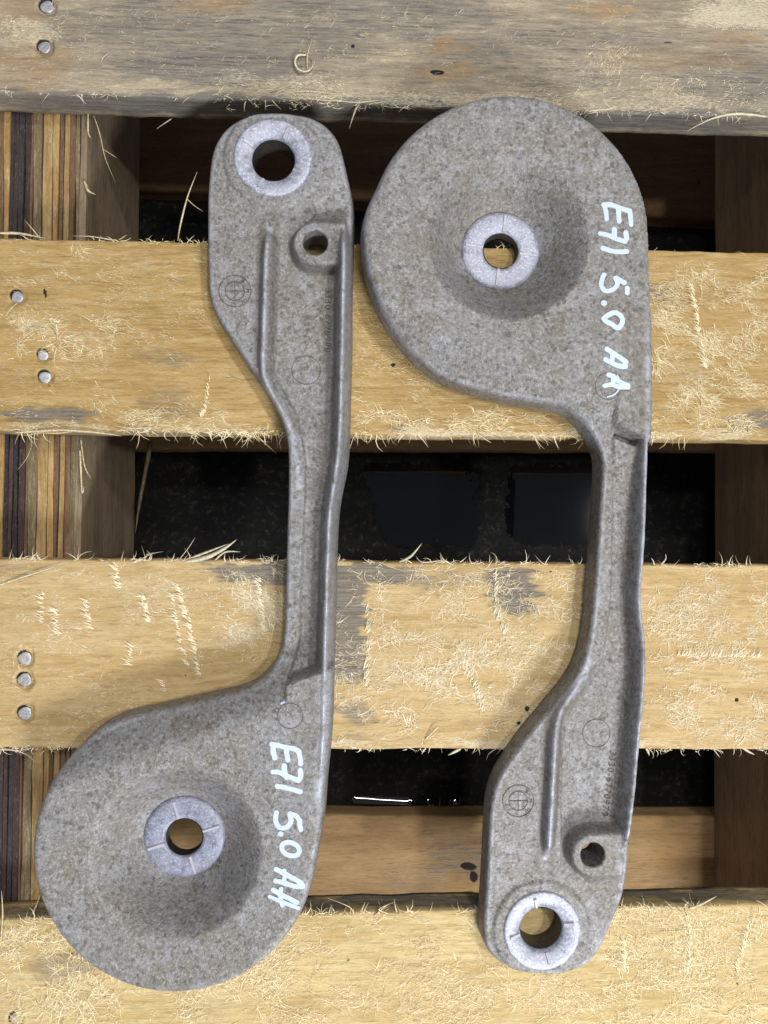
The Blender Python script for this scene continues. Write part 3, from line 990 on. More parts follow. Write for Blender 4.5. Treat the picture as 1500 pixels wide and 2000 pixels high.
SPL = [
    (b1, [(700, 200, 0), (640, 196, 1), (570, 190, 2.5)], 0.9), (b1, [(705, 198, 0), (694, 215, -2), (682, 252, -6)], 1.6),
    (b1, [(740, 196, 0), (690, 200, 1.5), (640, 192, 2)], 1.1), (b1, [(800, 206, 0), (785, 210, 0), (750, 208, 1), (748, 204, 2)], 0.6),
    (b1, [(1160, 205, 0), (1150, 218, -1), (1140, 232, -4)], 1.1), (b1, [(1200, 212, 0), (1160, 216, 0), (1128, 224, -2)], 1.4),
    (b1, [(1500, 228, 0), (1440, 222, 0.5), (1390, 232, 0), (1342, 256, -5)], 2.4), (b1, [(1300, 224, 0), (1290, 216, 1), (1320, 208, 2)], 0.9),
    (b1, [(520, 182, 0), (560, 168, 1.5), (590, 150, 2)], 0.6), (b1, [(640, 22, 0), (652, 40, 1), (645, 54, 1.4)], 0.5),
    (b1, [(212, 104, 0.2), (202, 112, 1), (197, 124, 0.6)], 0.6), (b1, [(560, 182, 0), (600, 178, 1), (660, 184, 1)], 1.2),
    (b2, [(0, 455, 1), (40, 456, 1.5), (90, 466, 1)], 2.2), (b2, [(78, 466, 0), (64, 448, 2), (48, 430, 4)], 0.9),
    (b2, [(226, 470, 0), (180, 462, 2), (142, 461, 2)], 0.9), (b2, [(232, 468, 0), (240, 464, 2), (247, 459, 3)], 0.8),
    (b2, [(347, 470, 0), (352, 440, 10), (366, 385, 14), (385, 336, 16)], 1.5), (b2, [(365, 388, 14), (380, 402, 13), (397, 413, 12)], 0.6),
    (b2, [(30, 845, 0), (120, 840, 1), (200, 846, 1), (238, 852, -1)], 2.0), (b2, [(145, 842, 0), (100, 846, 0), (20, 838, 1)], 1.2),
    (b2, [(560, 836, 0), (510, 842, -1), (480, 860, -3), (470, 862, -4)], 0.8), (b2, [(500, 852, -1), (520, 868, -3), (540, 886, -5)], 0.6),
    (b2, [(520, 838, 0), (530, 850, -2), (530, 864, -3)], 0.7), (b2, [(700, 840, 0), (690, 855, -2), (682, 880, -5)], 1.1),
    (b2, [(730, 838, 0), (715, 855, -2), (718, 868, -3)], 1.0), (b2, [(765, 842, 0), (760, 858, -2), (759, 868, -3)], 0.8),
    (b2, [(868, 845, 0), (880, 855, -1), (884, 866, -3)], 1.1), (b2, [(935, 848, 0), (948, 858, -1), (960, 865, -3)], 1.2),
    (b2, [(1470, 850, 0), (1462, 842, 1), (1466, 830, 1.5)], 0.9), (b2, [(1400, 848, 0), (1440, 848, 0), (1466, 864, -3)], 2.0),
    (b2, [(300, 835, 0), (250, 836, 1), (220, 830, 1.5)], 1.5), (b2, [(90, 640, 0.3), (60, 648, 2), (38, 668, 1.5)], 1.1),
    (b2, [(95, 632, 0.3), (110, 650, 2), (114, 680, 1)], 1.2), (b2, [(140, 690, 0.3), (120, 680, 1.5), (105, 678, 1)], 0.9),
    (b2, [(34, 592, 0.4), (20, 605, 1.5), (12, 618, 1)], 0.6), (b2, [(450, 735, 0.2), (470, 745, 0.8), (478, 746, 0.6)], 0.5),
    (b3, [(365, 1097, 0), (405, 1088, 3), (440, 1070, 7), (462, 1054, 10)], 3.4), (b3, [(372, 1090, 0), (410, 1076, 5), (446, 1062, 9)], 1.6),
    (b3, [(420, 1094, 0), (440, 1078, 4), (470, 1078, 5)], 1.6), (b3, [(350, 1093, 0), (368, 1070, 6), (381, 1050, 10)], 0.6),
    (b3, [(276, 1092, 0), (295, 1082, 3), (320, 1077, 5)], 0.6), (b3, [(0, 1142, 0.3), (60, 1122, 1), (140, 1097, 1)], 1.4),
    (b3, [(780, 1098, 0), (800, 1088, 4), (812, 1076, 7), (824, 1061, 9)], 1.9), (b3, [(860, 1095, 0), (825, 1098, 2), (812, 1086, 3)], 0.8),
    (b3, [(740, 1098, 0), (770, 1110, 2), (800, 1118, 2)], 0.7), (b3, [(975, 1102, 0), (985, 1096, 2), (985, 1098, 3)], 0.8),
    (b3, [(1290, 1104, 0), (1300, 1092, 3), (1300, 1082, 5)], 1.2), (b3, [(1278, 1104, 0), (1276, 1096, 3), (1272, 1090, 5)], 1.2),
    (b3, [(900, 1462, 0), (885, 1470, -1), (875, 1475, -3)], 2.2), (b3, [(970, 1462, 0), (955, 1472, -2), (950, 1484, -3)], 0.8),
    (b3, [(1262, 1462, 0), (1266, 1468, -1), (1268, 1476, -3)], 2.0), (b3, [(1450, 1460, 0), (1462, 1468, -2), (1474, 1474, -3)], 2.0),
    (b3, [(0, 1463, 0), (30, 1466, 0), (55, 1476, -3), (70, 1490, -6)], 1.4), (b3, [(830, 1445, 0.3), (850, 1425, 2), (858, 1418, 1)], 1.4),
    (b3, [(1000, 1104, 0), (950, 1112, 1.5), (930, 1105, 2)], 0.8),
    (b4, [(0, 1850, 0), (5, 1790, 4), (3, 1740, 9)], 1.4), (b4, [(760, 1785, 0), (740, 1776, 3), (765, 1764, 6)], 1.4),
    (b4, [(730, 1790, 0), (755, 1768, 4), (772, 1762, 6)], 1.2), (b4, [(1345, 1775, 0), (1370, 1766, 4), (1400, 1750, 8)], 2.6),
    (b4, [(1335, 1784, 0), (1315, 1774, 3), (1297, 1758, 6)], 0.9), (b4, [(1340, 1782, 0), (1338, 1766, 5), (1337, 1770, 6)], 0.9),
    (b4, [(1500, 1772, 0), (1488, 1764, 2), (1476, 1758, 4)], 1.0), (b4, [(690, 1782, 0), (680, 1770, 3), (640, 1754, 6)], 0.9),
    (b4, [(62, 1790, -4), (70, 1770, -6), (80, 1745, -10)], 1.6), (b4, [(160, 1790, 0), (120, 1784, 2), (98, 1790, 3)], 1.6),
    (b4, [(610, 1790, 0), (625, 1780, 3), (618, 1772, 5)], 0.8), (b4, [(1290, 1820, 0.3), (1345, 1815, 1), (1350, 1800, 2)], 0.8),
    (s_left, [(183, 226, -15), (195, 262, -12), (206, 310, -14), (226, 357, -24)], 0.8),
    (s_left, [(200, 290, -18), (215, 300, -16), (229, 309, -16)], 0.7), (s_left, [(172, 220, -17), (172, 258, -15), (178, 270, -15)], 1.6),
    (s_left, [(165, 355, -17), (172, 372, -15), (187, 380, -16)], 2.4), (s_left, [(158, 860, -17), (165, 910, -15), (178, 935, -16)], 1.3),
    (s_left, [(156, 880, -17), (160, 960, -15), (164, 950, -15)], 1.8),
    (b1, [(335, 232, -17), (318, 243, -19), (306, 252, -22)], 0.9),
    (s_left, [(63, 868, -17), (52, 895, -13), (35, 917, -14)], 0.5),
]
for (par, pts, wd) in SPL:
    blade('splinter', pts, wd * 0.72, M_SPL if par in (b2, b4, s_left) else M_SPL_W, par, 0.22)

# fibres are stored in world metres, the boards sit under the raised pallet empty: undo that offset
for o in COL.objects:
    if o.parent and o.name.split('.')[0] in ('wood_fibres', 'splinter', 'nail', 'ply') and o.parent.parent is pallet:
        o.location = (0, 0, 0)

# ------------------------------------------------------------------ brackets
class Bracket:
    """cast arm as one closed relief: outline, dished disc, ribs, flange, bosses, all in metres"""

    def __init__(s, spec):
        s.sp = spec
        ol = spline(spec['outline'], 5, True)
        o_ = P(ol[:, 0], ol[:, 1], ol[:, 2])[:, :2]
        dl_ = np.linalg.norm(np.roll(o_, -1, 0) - o_, axis=1)
        cu_ = np.concatenate([[0], np.cumsum(dl_)])
        oc_ = np.vstack([o_, o_[:1]])
        tt_ = np.arange(0, cu_[-1], 0.0012)
        o_ = np.stack([np.interp(tt_, cu_, oc_[:, 0]), np.interp(tt_, cu_, oc_[:, 1])], -1)
        kk_ = np.arange(-10, 11)
        gw_ = np.exp(-(kk_ * 1.2 / 4.2) ** 2 / 2)
        gw_ /= gw_.sum()
        s.out = sum(w_ * np.roll(o_, k_, 0) for k_, w_ in zip(kk_, gw_))
        pt = lambda a: P(a[0], a[1], a[2])[:2]
        s.bowl = pt(spec['bowl'])
        s.lug = pt(spec['lug'])
        s.boss = pt(spec['boss'])
        s.hole = pt(spec['boss_hole'])
        ln = lambda k, z: (lambda q: P(q[:, 0], q[:, 1], z)[:, :2])(spline(spec[k], 5))
        s.rib = ln('rib', 19)
        s.flange = ln('flange', 25)
        s.bar = ln('bar', 13)
        s.step = P([spec['step'][0][0], spec['step'][1][0]], [spec['step'][0][1], spec['step'][1][1]], 18)[:, :2]
        s.bd = spec['bowl_dir']
        s.pocket = pt(spec['pocket'])

    def sdf(s, Q):
        d = seg_dist(Q, s.out, True)
        d = np.where(inside(Q, s.out), -d, d)
        for c, r in ((s.bowl, 12.0), (s.lug, 14.5), (s.hole, s.sp['boss_r'])):
            d = np.maximum(d, r * MM - np.linalg.norm(Q - c, axis=1))
        return d

    def height(s, Q, edge=True):
        """top height in mm at points Q (m)"""
        sp = s.sp
        q = Q / MM
        # bowl-side distance from the step line (positive on the disc)
        a, b = s.step / MM
        nrm = np.array([-(b - a)[1], (b - a)[0]])
        nrm /= np.linalg.norm(nrm)
        if nrm[1] * s.bd < 0:
            nrm = -nrm
        sd = (q - a) @ nrm
        # disc
        r = np.linalg.norm(Q - s.bowl, axis=1) / MM
        zb = 5.6 + 18.8 * (0.45 * sstep(17.5, 41.0, r) + 0.55 * np.clip((r - 18.5) / 20.5, 0, 1)) + 1.4 * sstep(38, 64, r)
        zb = np.where(r < 19.6, np.minimum(zb, 6.4), zb)
        # arm: bar on the free side, channel between bar/rib and flange
        db, tb = seg_dist(Q, s.bar, want_t=True)
        db /= MM
        side = np.interp(Q[:, 1], *s.xy(s.bar))
        chan = Q[:, 0] > side
        if sp.get('slot'):
            cz = 12.0 + 7.5 * np.exp(-np.clip(-sd, 0, 200) / 22) - 5.5 * np.exp(-((sd + 2.2) / 1.5) ** 4) * sstep(0.3, 1.6, db)
        else:
            cz = 12.0 - 2.2 * np.exp(-np.clip(-sd, 0, 80) / 22)
        lugz = 14.2
        neck = sstep(-150, -85, sd)           # 0 at lug, 1 in the neck
        barz = lugz + 0.8 * neck
        za = np.where(chan, cz + (barz - cz) * (1 - sstep(0, 1.1, db)), barz)
        # lug end: floor climbs up to the lug plate
        dl = np.linalg.norm(Q - s.lug, axis=1) / MM
        za = za + (lugz - za) * (1 - sstep(26, 40, dl))
        # join disc and arm: sharp in the channel, long ramp on the bar
        wch = np.where(chan, 1.4, 11.0)
        wch = np.where(chan, 1.4 + (11 - 1.4) * (1 - sstep(0, 2.5, db)), 11.0)
        t = sstep(-1, 1, (sd + np.where(wch > 3, -2.0, 0)) / wch)
        h = za * (1 - t) + zb * t
        wear = np.zeros(len(Q))
        dark_tone = np.zeros(len(Q))  # darker tone at flange, rib and boss feet and on the dish slope
        # rib
        dr, tr = seg_dist(Q, s.rib, want_t=True)
        dr /= MM
        zr = 12 + 7.8 * sstep(0, 0.10, tr) * (1 - 0.66 * sstep(0.42, 0.8, tr))
        rib_side = Q[:, 0] > np.interp(Q[:, 1], *s.xy(s.rib))
        prof = zr - np.where(rib_side, 1.15, 2.6) * np.maximum(0, dr - 0.7) ** 1.15
        hr = np.where(tr < 0.995, prof, 0)
        h = smax(h, hr, 0.8)
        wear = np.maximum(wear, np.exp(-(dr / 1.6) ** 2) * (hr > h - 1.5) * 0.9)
        # pad round the lug bushing
        h = h + 1.1 * (1 - sstep(22.6, 24.2, dl)) * (1 - t)
        # boss
        dbq = np.linalg.norm(Q - s.boss, axis=1) / MM
        bx = (Q[:, 0] - s.boss[0]) / MM
        by = np.abs(Q[:, 1] - s.boss[1]) / MM
        dd = np.where(bx > 0, by, dbq)
        far = sstep(-2, 6, -(Q[:, 1] - s.boss[1]) / MM * s.bd) * sstep(-9, 1, bx)
        hb = np.where(bx < s.sp['boss_x'], 20.3 - (3.2 - 2.3 * far) * np.maximum(0, dd - 9.6), 0)
        h = smax(h, hb, 0.9)
        # flange along the straight side
        df, tf = seg_dist(Q, s.flange, want_t=True)
        df /= MM
        tp = sstep(-0.005, sp['taper'], tf) * (1 - sstep(0.86, 1.0, tf))
        hf = 13 + (sp['flange_z'] - 13) * tp
        hf = hf - sp['flange_k'] * np.maximum(0, df - 0.7) ** 1.12
        h = smax(h, hf, 0.5)
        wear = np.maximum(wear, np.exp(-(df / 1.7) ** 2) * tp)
        dark_tone = np.maximum(dark_tone, np.exp(-((df - sp['groove']) / 2.2) ** 2) * 0.4 * tp)
        dark_tone = np.maximum(dark_tone, 0.8 * np.exp(-((dr - 3.6) / 1.4) ** 2) * (tr < 0.8))
        dark_tone = np.maximum(dark_tone, 0.22 * np.exp(-((r - 30) / 8) ** 2))
        dark_tone = np.maximum(dark_tone, 0.9 * np.exp(-((dd - 11.6) / 1.8) ** 2) * (bx < 13))
        # lip along the inner curved edge of the disc, then rounded rim
        if edge:
            d = seg_dist(Q, s.out, True) / MM
            R = 1.3 + 2.3 * t
            k = np.clip(d, 0, R)
            h = h - (R - np.sqrt(np.clip(R * R - (R - k) ** 2, 0, None)))
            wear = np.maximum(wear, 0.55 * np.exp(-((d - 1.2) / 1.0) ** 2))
        s.under = 0.4 + 10.6 * t * sstep(34, 50, r)
        h = h + (fbm(q[:, 0] / 6, q[:, 1] / 6, 3, 3) - 0.5) * 0.35
        return h, wear, dark_tone

    @staticmethod
    def xy(line):
        o = np.argsort(line[:, 1])
        return line[o, 1], line[o, 0]

    def build(s, name_mat, parent):
        pitch = 0.72 * MM
        lo = s.out.min(0) - 3 * pitch
        hi = s.out.max(0) + 3 * pitch
        xs = np.arange(lo[0], hi[0], pitch)
        ys = np.arange(lo[1], hi[1], pitch)
        X, Y = np.meshgrid(xs, ys, indexing='ij')
        Q = np.stack([X.ravel(), Y.ravel()], -1)
        d = s.sdf(Q)
        ok = (d < 0.35 * pitch).reshape(X.shape)
        idx = np.arange(X.size).reshape(X.shape)
        fk = ok[:-1, :-1] & ok[1:, :-1] & ok[1:, 1:] & ok[:-1, 1:]
        F = np.stack([idx[:-1, :-1], idx[1:, :-1], idx[1:, 1:], idx[:-1, 1:]], -1)[fk]
        used = np.unique(F)
        remap = np.full(X.size, -1)
        remap[used] = np.arange(len(used))
        F = remap[F]
        Q = Q[used]
        # directed boundary edges
        E = np.concatenate([F[:, [0, 1]], F[:, [1, 2]], F[:, [2, 3]], F[:, [3, 0]]])
        key = E[:, 0].astype(np.int64) * len(Q) + E[:, 1]
        rev = E[:, 1].astype(np.int64) * len(Q) + E[:, 0]
        bnd = E[~np.isin(key, rev)]
        bv = np.unique(bnd)
        e = 0.05 * MM
        for _ in range(3):
            q = Q[bv]
            d0 = s.sdf(q)
            gx = (s.sdf(q + [e, 0]) - s.sdf(q - [e, 0])) / (2 * e)
            gy = (s.sdf(q + [0, e]) - s.sdf(q - [0, e])) / (2 * e)
            g = np.stack([gx, gy], -1)
            g /= np.linalg.norm(g, axis=1)[:, None] + 1e-9
            Q[bv] = q - g * np.clip(d0, -pitch * 1.3, pitch * 1.3)[:, None]
        h, wear, dark_tone = s.height(Q)
        s.under_of = s.under.copy()
        n = len(Q)
        top = np.concatenate([Q, (h * MM)[:, None]], 1)
        # walls with a slight draft outwards: rings below the boundary
        lut = np.full(n, -1)
        lut[bv] = np.arange(len(bv))
        rings = []
        q = Q[bv]
        gx = (s.sdf(q + [e, 0]) - s.sdf(q - [e, 0])) / (2 * e)
        gy = (s.sdf(q + [0, e]) - s.sdf(q - [0, e])) / (2 * e)
        g = np.stack([gx, gy], -1)
        g /= np.linalg.norm(g, axis=1)[:, None] + 1e-9
        zu = s.under_of
        zb_ = zu[bv]
        isout = seg_dist(q, s.out, True) < 0.8 * MM
        V = [top]
        prev = None
        Fs = [F]
        off = n
        for k, f in enumerate((0.08, 0.3, 0.6, 0.9, 1.0)):
            z = h[bv] * (1 - f) + zb_ * f
            out = np.where(isout, [0.25, 0.5, 0.8, 1.0, 0.5][k], 0.0)
            V.append(np.concatenate([q + g * (out * MM)[:, None], (z * MM)[:, None]], 1))
            a0 = bnd[:, 0] if prev is None else lut[bnd[:, 0]] + prev
            a1 = bnd[:, 1] if prev is None else lut[bnd[:, 1]] + prev
            c0 = lut[bnd[:, 0]] + off
            c1 = lut[bnd[:, 1]] + off
            Fs.append(np.stack([a1, a0, c0, c1], -1))
            prev = off
            off += len(bv)
        # underside closes the casting
        low = np.full(n, -1)
        low[bv] = lut[bv] + prev
        inn = np.setdiff1d(np.arange(n), bv)
        low[inn] = off + np.arange(len(inn))
        V.append(np.concatenate([Q[inn], (zu[inn] * MM)[:, None]], 1))
        Fs.append(low[F][:, ::-1])
        V = np.concatenate(V)
        F = np.concatenate(Fs)
        wa = np.zeros(len(V))
        wa[:n] = wear
        di = np.zeros(len(V))
        di[:n] = dark_tone
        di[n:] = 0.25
        return link('body', mesh('body', V, F, True, {'wear': wa, 'dark_tone': di}), name_mat, parent)


def smax(a, b, k):
    d = np.clip(0.5 + 0.5 * (a - b) / k, 0, 1)
    return b + (a - b) * d + k * d * (1 - d)


def lathe(name, c, prof, mat, parent, n=64):
    V, F = [], []
    m = len(prof)
    for (r, z) in prof:
        for k in range(n):
            a = 2 * math.pi * k / n
            V.append((c[0] + r * MM * math.cos(a), c[1] + r * MM * math.sin(a), z * MM))
    for i in range(m - 1):
        for k in range(n):
            F.append((i * n + k, i * n + (k + 1) % n, (i + 1) * n + (k + 1) % n, (i + 1) * n + k))
    me = mesh(name, V, F, True)
    o = link(name, me, mat, parent)
    return o


def bar_on(name, c, ang, r0, r1, z0, z1, wd, hh, mat, parent):
    ca, sa = math.cos(ang), math.sin(ang)
    V = []
    for (r, z) in ((r0, z0), (r1, z1)):
        for (u, dz) in ((-wd, -0.3), (-wd * 0.6, hh), (wd * 0.6, hh), (wd, -0.3)):
            V.append((c[0] + (r * ca - u * sa) * MM, c[1] + (r * sa + u * ca) * MM, (z + dz) * MM))
    F = [(0, 1, 5, 4), (1, 2, 6, 5), (2, 3, 7, 6), (3, 2, 1, 0), (4, 5, 6, 7), (0, 4, 7, 3)]
    return link(name, mesh(name, V, F, False), mat, parent)


def ribbon(strokes, lift, hf, zref, n=8):
    """flat brush strokes laid over the casting: list of (points px, width px); slightly different heights"""
    V, F = [], []
    for si, (pts, wpx) in enumerate(strokes):
        p = spline(np.array(pts, float), 6) if len(pts) > 1 else np.array([pts[0], (pts[0][0] + 0.1, pts[0][1])], float)
        q = P(p[:, 0], p[:, 1], zref)[:, :2]
        wm = wpx / FPX * (CAM_D - zref * MM) * 0.5
        m = len(q)
        tan = np.gradient(q, axis=0)
        tan /= np.linalg.norm(tan, axis=1)[:, None] + 1e-12
        nr = np.stack([-tan[:, 1], tan[:, 0]], -1)
        L, R = [], []
        # rounded ends
        caps = [(-0.95, 0.3), (-0.7, 0.72), (-0.35, 0.94)]
        for (o, wv) in caps:
            L.append(q[0] + tan[0] * o * wm + nr[0] * wm * wv)
            R.append(q[0] + tan[0] * o * wm - nr[0] * wm * wv)
        for i in range(m):
            k1 = 1 + 0.22 * (vnoise(np.array([i * 0.55]), np.array([si * 3.3]))[0] - 0.5)
            k2 = 1 + 0.22 * (vnoise(np.array([i * 0.55]), np.array([si * 5.1 + 9]))[0] - 0.5)
            L.append(q[i] + nr[i] * wm * k1)
            R.append(q[i] - nr[i] * wm * k2)
        for (o, wv) in caps[::-1]:
            L.append(q[-1] - tan[-1] * o * wm + nr[-1] * wm * wv)
            R.append(q[-1] - tan[-1] * o * wm - nr[-1] * wm * wv)
        L, R = np.array(L), np.array(R)
        cols = [L + (R - L) * f for f in (0, 0.25, 0.5, 0.75, 1)]
        base = len(V)
        K = len(L)
        for cidx, c in enumerate(cols):
            z = hf(c) + lift + 0.012 * si
            for i in range(K):
                V.append((c[i][0], c[i][1], z[i] * MM))
        for c in range(4):
            for i in range(K - 1):
                F.append((base + c * K + i, base + (c + 1) * K + i, base + (c + 1) * K + i + 1, base + c * K + i + 1))
    return V, F


def cast_text(parent, text, px, py, zref, size, rot, hf, name, mat, raise_=0.3, spacing=1.0):
    cu = bpy.data.curves.new(name, 'FONT')
    cu.body = text
    cu.size = size * MM
    cu.align_x = 'CENTER'
    cu.align_y = 'CENTER'
    cu.extrude = 0.15 * MM
    cu.offset = -0.03 * MM
    cu.space_character = spacing
    cu.resolution_u = 3
    tmp = bpy.data.objects.new('tmp', cu)
    COL.objects.link(tmp)
    bpy.context.view_layer.update()
    me = bpy.data.meshes.new_from_object(tmp)
    bpy.data.objects.remove(tmp)
    c = P(px, py, zref)
    V = np.zeros(len(me.vertices) * 3)
    me.vertices.foreach_get('co', V)
    V = V.reshape(-1, 3)
    ca, sa = math.cos(rot), math.sin(rot)
    xy = np.stack([c[0] + V[:, 0] * ca - V[:, 1] * sa, c[1] + V[:, 0] * sa + V[:, 1] * ca], -1)
    z = hf(xy) + np.where(V[:, 2] > 0, raise_, -0.3)
    me.vertices.foreach_set('co', np.concatenate([xy, (z * MM)[:, None]], 1).astype(np.float32).ravel())
    me.name = name
    me.update()
    return link(name, me, mat, parent)


def ring_mesh(circles, lines, hf, rz=0.28, wd=0.33):
    """raised cast line-work: circles (c,r) and segments in metres, triangular ridge"""
    V, F = [], []
    paths = []
    for (c, r, a0, a1) in circles:
        n = max(8, int(48 * abs(a1 - a0) / 360))
        t = np.radians(np.linspace(a0, a1, n + 1))
        paths.append(np.stack([c[0] + r * MM * np.cos(t), c[1] + r * MM * np.sin(t)], -1))
    for (a, b) in lines:
        paths.append(np.array([a, (np.array(a) + np.array(b)) / 2, b]))
    for p in paths:
        tan = np.gradient(p, axis=0)
        tan /= np.linalg.norm(tan, axis=1)[:, None] + 1e-12
        nr = np.stack([-tan[:, 1], tan[:, 0]], -1)
        base = len(V)
        for off, dz in ((-wd, -0.25), (-wd * 0.35, rz), (wd * 0.35, rz), (wd, -0.25)):
            c = p + nr * off * MM
            z = hf(p) + dz
            for i in range(len(p)):
                V.append((c[i][0], c[i][1], z[i] * MM))
        K = len(p)
        for c in range(3):
            for i in range(K - 1):
                F.append((base + c * K + i, base + (c + 1) * K + i, base + (c + 1) * K + i + 1, base + c * K + i + 1))
    return V, F


def emblem(parent, px, py, zref, r, rot, hf, mat):
    """round cast maker's emblem: two rings, quartered centre, three letters"""
    c = P(px, py, zref)[:2]
    ca, sa = math.cos(rot), math.sin(rot)
    ri = r * 0.60
    d1 = np.array([ca, sa]) * ri * MM
    d2 = np.array([-sa, ca]) * ri * MM
    V, F = ring_mesh([(c, r, 0, 360), (c, ri, 0, 360)], [(c - d1, c + d1), (c - d2, c + d2)], hf, 0.32, 0.26)
    o = link('cast_emblem', mesh('cast_emblem', V, F, False), mat, parent)
    return o, c


OUT_L = [(513, 227, 12), (540, 226, 12), (580, 227.5, 12), (607, 232, 12), (633, 245, 12), (655, 267, 11), (665, 293, 10), (671, 320, 9), (680, 360, 8),
         (688, 400, 6), (689, 440, 5), (687, 520, 5), (685, 600, 5), (685, 680, 5), (683, 747, 5), (681, 827, 5), (679, 885, 5), (675, 920, 5),
         (668, 952, 5), (660, 997, 5), (656, 1067, 5), (654, 1160, 5), (651, 1253, 5), (649.5, 1347, 6), (647.5, 1400, 8), (644, 1449, 10), (637, 1513, 12), (631, 1594, 18),
         *[(340.5 + 275.5 * math.cos(math.radians(a)), 1661 + 275.5 * math.sin(math.radians(a)), 23) for a in range(14, 222, 12)],
         (178, 1437, 20), (202, 1420, 17), (245, 1401, 14), (296, 1388, 12), (356, 1374, 12), (411, 1361, 12), (467, 1348, 12), (505, 1333, 12), (529, 1309, 12), (544, 1288, 12), (553, 1262, 12),
         (557.5, 1228, 12), (560, 1160, 13), (561, 1090, 13), (563, 1020, 13), (565, 960, 13), (565, 885, 13), (563, 859, 13), (556, 832, 13), (545, 805, 13), (529, 776, 13),
         (508, 744, 13), (487, 715, 13), (465, 680, 13), (439, 640, 13), (420, 608, 13), (411, 581, 13), (408, 547, 13), (407, 467, 13), (407, 387, 13),
         (411, 333, 13), (415, 301, 13), (424, 277, 13), (441, 253, 13), (463, 237, 13), (487, 229, 12)]
OUT_R = [*[(992 + 274 * math.cos(math.radians(a)), 462 + 274 * math.sin(math.radians(a)), 23) for a in range(-162, 2, 12)],
         (1267, 521, 23), (1271, 583, 23), (1275, 666, 24), (1276, 769, 24), (1275, 830, 24), (1273.5, 910, 24), (1270.5, 1030, 24), (1266, 1105, 24),
         (1262, 1165, 24), (1263.5, 1210, 24), (1269, 1255, 24), (1271.5, 1300, 24), (1267, 1362, 24), (1260, 1432, 23), (1248, 1544, 21), (1241, 1614, 18), (1234, 1670, 15.5),
         (1225, 1725, 13.5), (1214, 1765, 12.5), (1201, 1789, 12), (1188, 1816, 12), (1172, 1848, 12), (1156, 1872, 12), (1132, 1888, 12), (1100, 1896.5, 12), (1060, 1896.5, 12),
         (1020, 1893, 12), (993, 1885, 11), (966, 1866, 10), (948, 1845, 7), (939.5, 1821, 5), (938.5, 1787, 4), (941, 1733, 3), (945, 1667, 3), (947, 1614, 3), (950, 1563, 3),
         (954.5, 1535, 3), (963, 1510, 3), (975, 1488, 3), (995, 1460, 3), (1017, 1429, 3), (1040, 1401, 3), (1068, 1367, 3), (1096, 1334, 3), (1115, 1306, 3), (1127, 1279, 3),
         (1137, 1240, 3), (1143, 1195, 3), (1149, 1120, 3), (1153.5, 1060, 3), (1158, 985, 3), (1162.5, 922, 3), (1161, 892, 3), (1152, 868, 3), (1134, 844, 3), (1110, 820, 3), (1080, 803, 3),
         (1041, 790, 10), (979, 776, 12), (938, 765, 12), (897, 753, 12), (855, 734, 12), (814, 703, 12), (773, 662, 12), (744, 621, 12),
         (727, 583, 12), (713, 534, 12), (708, 495, 13), (708, 450, 16), (717, 408, 20)]

SPEC_L = dict(outline=OUT_L, bowl=(360, 1635, 7.0), lug=(533, 308, 15.5), boss=(614, 472, 22), boss_hole=(615.5, 471, 22), boss_r=6.0, boss_x=14.5, taper=0.07,
              rib=[(525, 424, 0), (521, 470, 0), (518, 540, 0), (515, 640, 0), (513, 718, 0), (522, 752, 0), (541, 788, 0), (560, 826, 0), (572, 862, 0), (580, 910, 0), (582, 960, 0)],
              flange=[(672, 398), (671, 450), (670, 560), (668, 660), (666, 750), (664, 830), (660, 890), (652, 945), (644, 1000), (640, 1080), (637, 1180), (634, 1290), (632, 1380), (629, 1460), (620, 1580), (611, 1665)],
              bar=[(535, 410), (532, 640), (532, 720), (560, 780), (578, 815), (590, 867), (594, 907), (594, 960), (588, 1113), (585, 1200), (581, 1260), (562, 1318)],
              step=((545, 1331), (625, 1303)), bowl_dir=-1, pocket=(600, 1310, 12), flange_z=26.5, flange_k=3.4, groove=5.5)
SPEC_R = dict(outline=OUT_R, bowl=(978, 490, 7.0), lug=(1059, 1818, 15.5), boss=(1160, 1673, 22), boss_hole=(1160, 1673, 22), boss_r=6.0, boss_x=15.5, slot=True, taper=0.10,
              rib=[(1069, 1700, 0), (1072, 1650, 0), (1077, 1570, 0), (1082, 1480, 0), (1086, 1430, 0), (1097, 1392, 0), (1120, 1360, 0), (1140, 1333, 0), (1152, 1300, 0), (1160, 1250, 0), (1165, 1200, 0)],
              flange=[(1207, 1742), (1219, 1700), (1229, 1640), (1240, 1550), (1247, 1470), (1254, 1400), (1260, 1320), (1259, 1255), (1254, 1210), (1251, 1160), (1256, 1100), (1260, 1030), (1263, 930), (1266, 830), (1267, 700), (1262, 560)],
              bar=[(1092, 1712), (1094, 1560), (1098, 1440), (1114, 1400), (1146, 1345), (1170, 1296), (1179, 1255), (1186, 1205), (1190, 1144), (1192, 1060), (1193, 980), (1192, 900), (1188, 836)],
              step=((1180, 829), (1250, 858)), bowl_dir=1, pocket=(1215, 850, 12), flange_z=23.5, flange_k=3.4, groove=5.0)


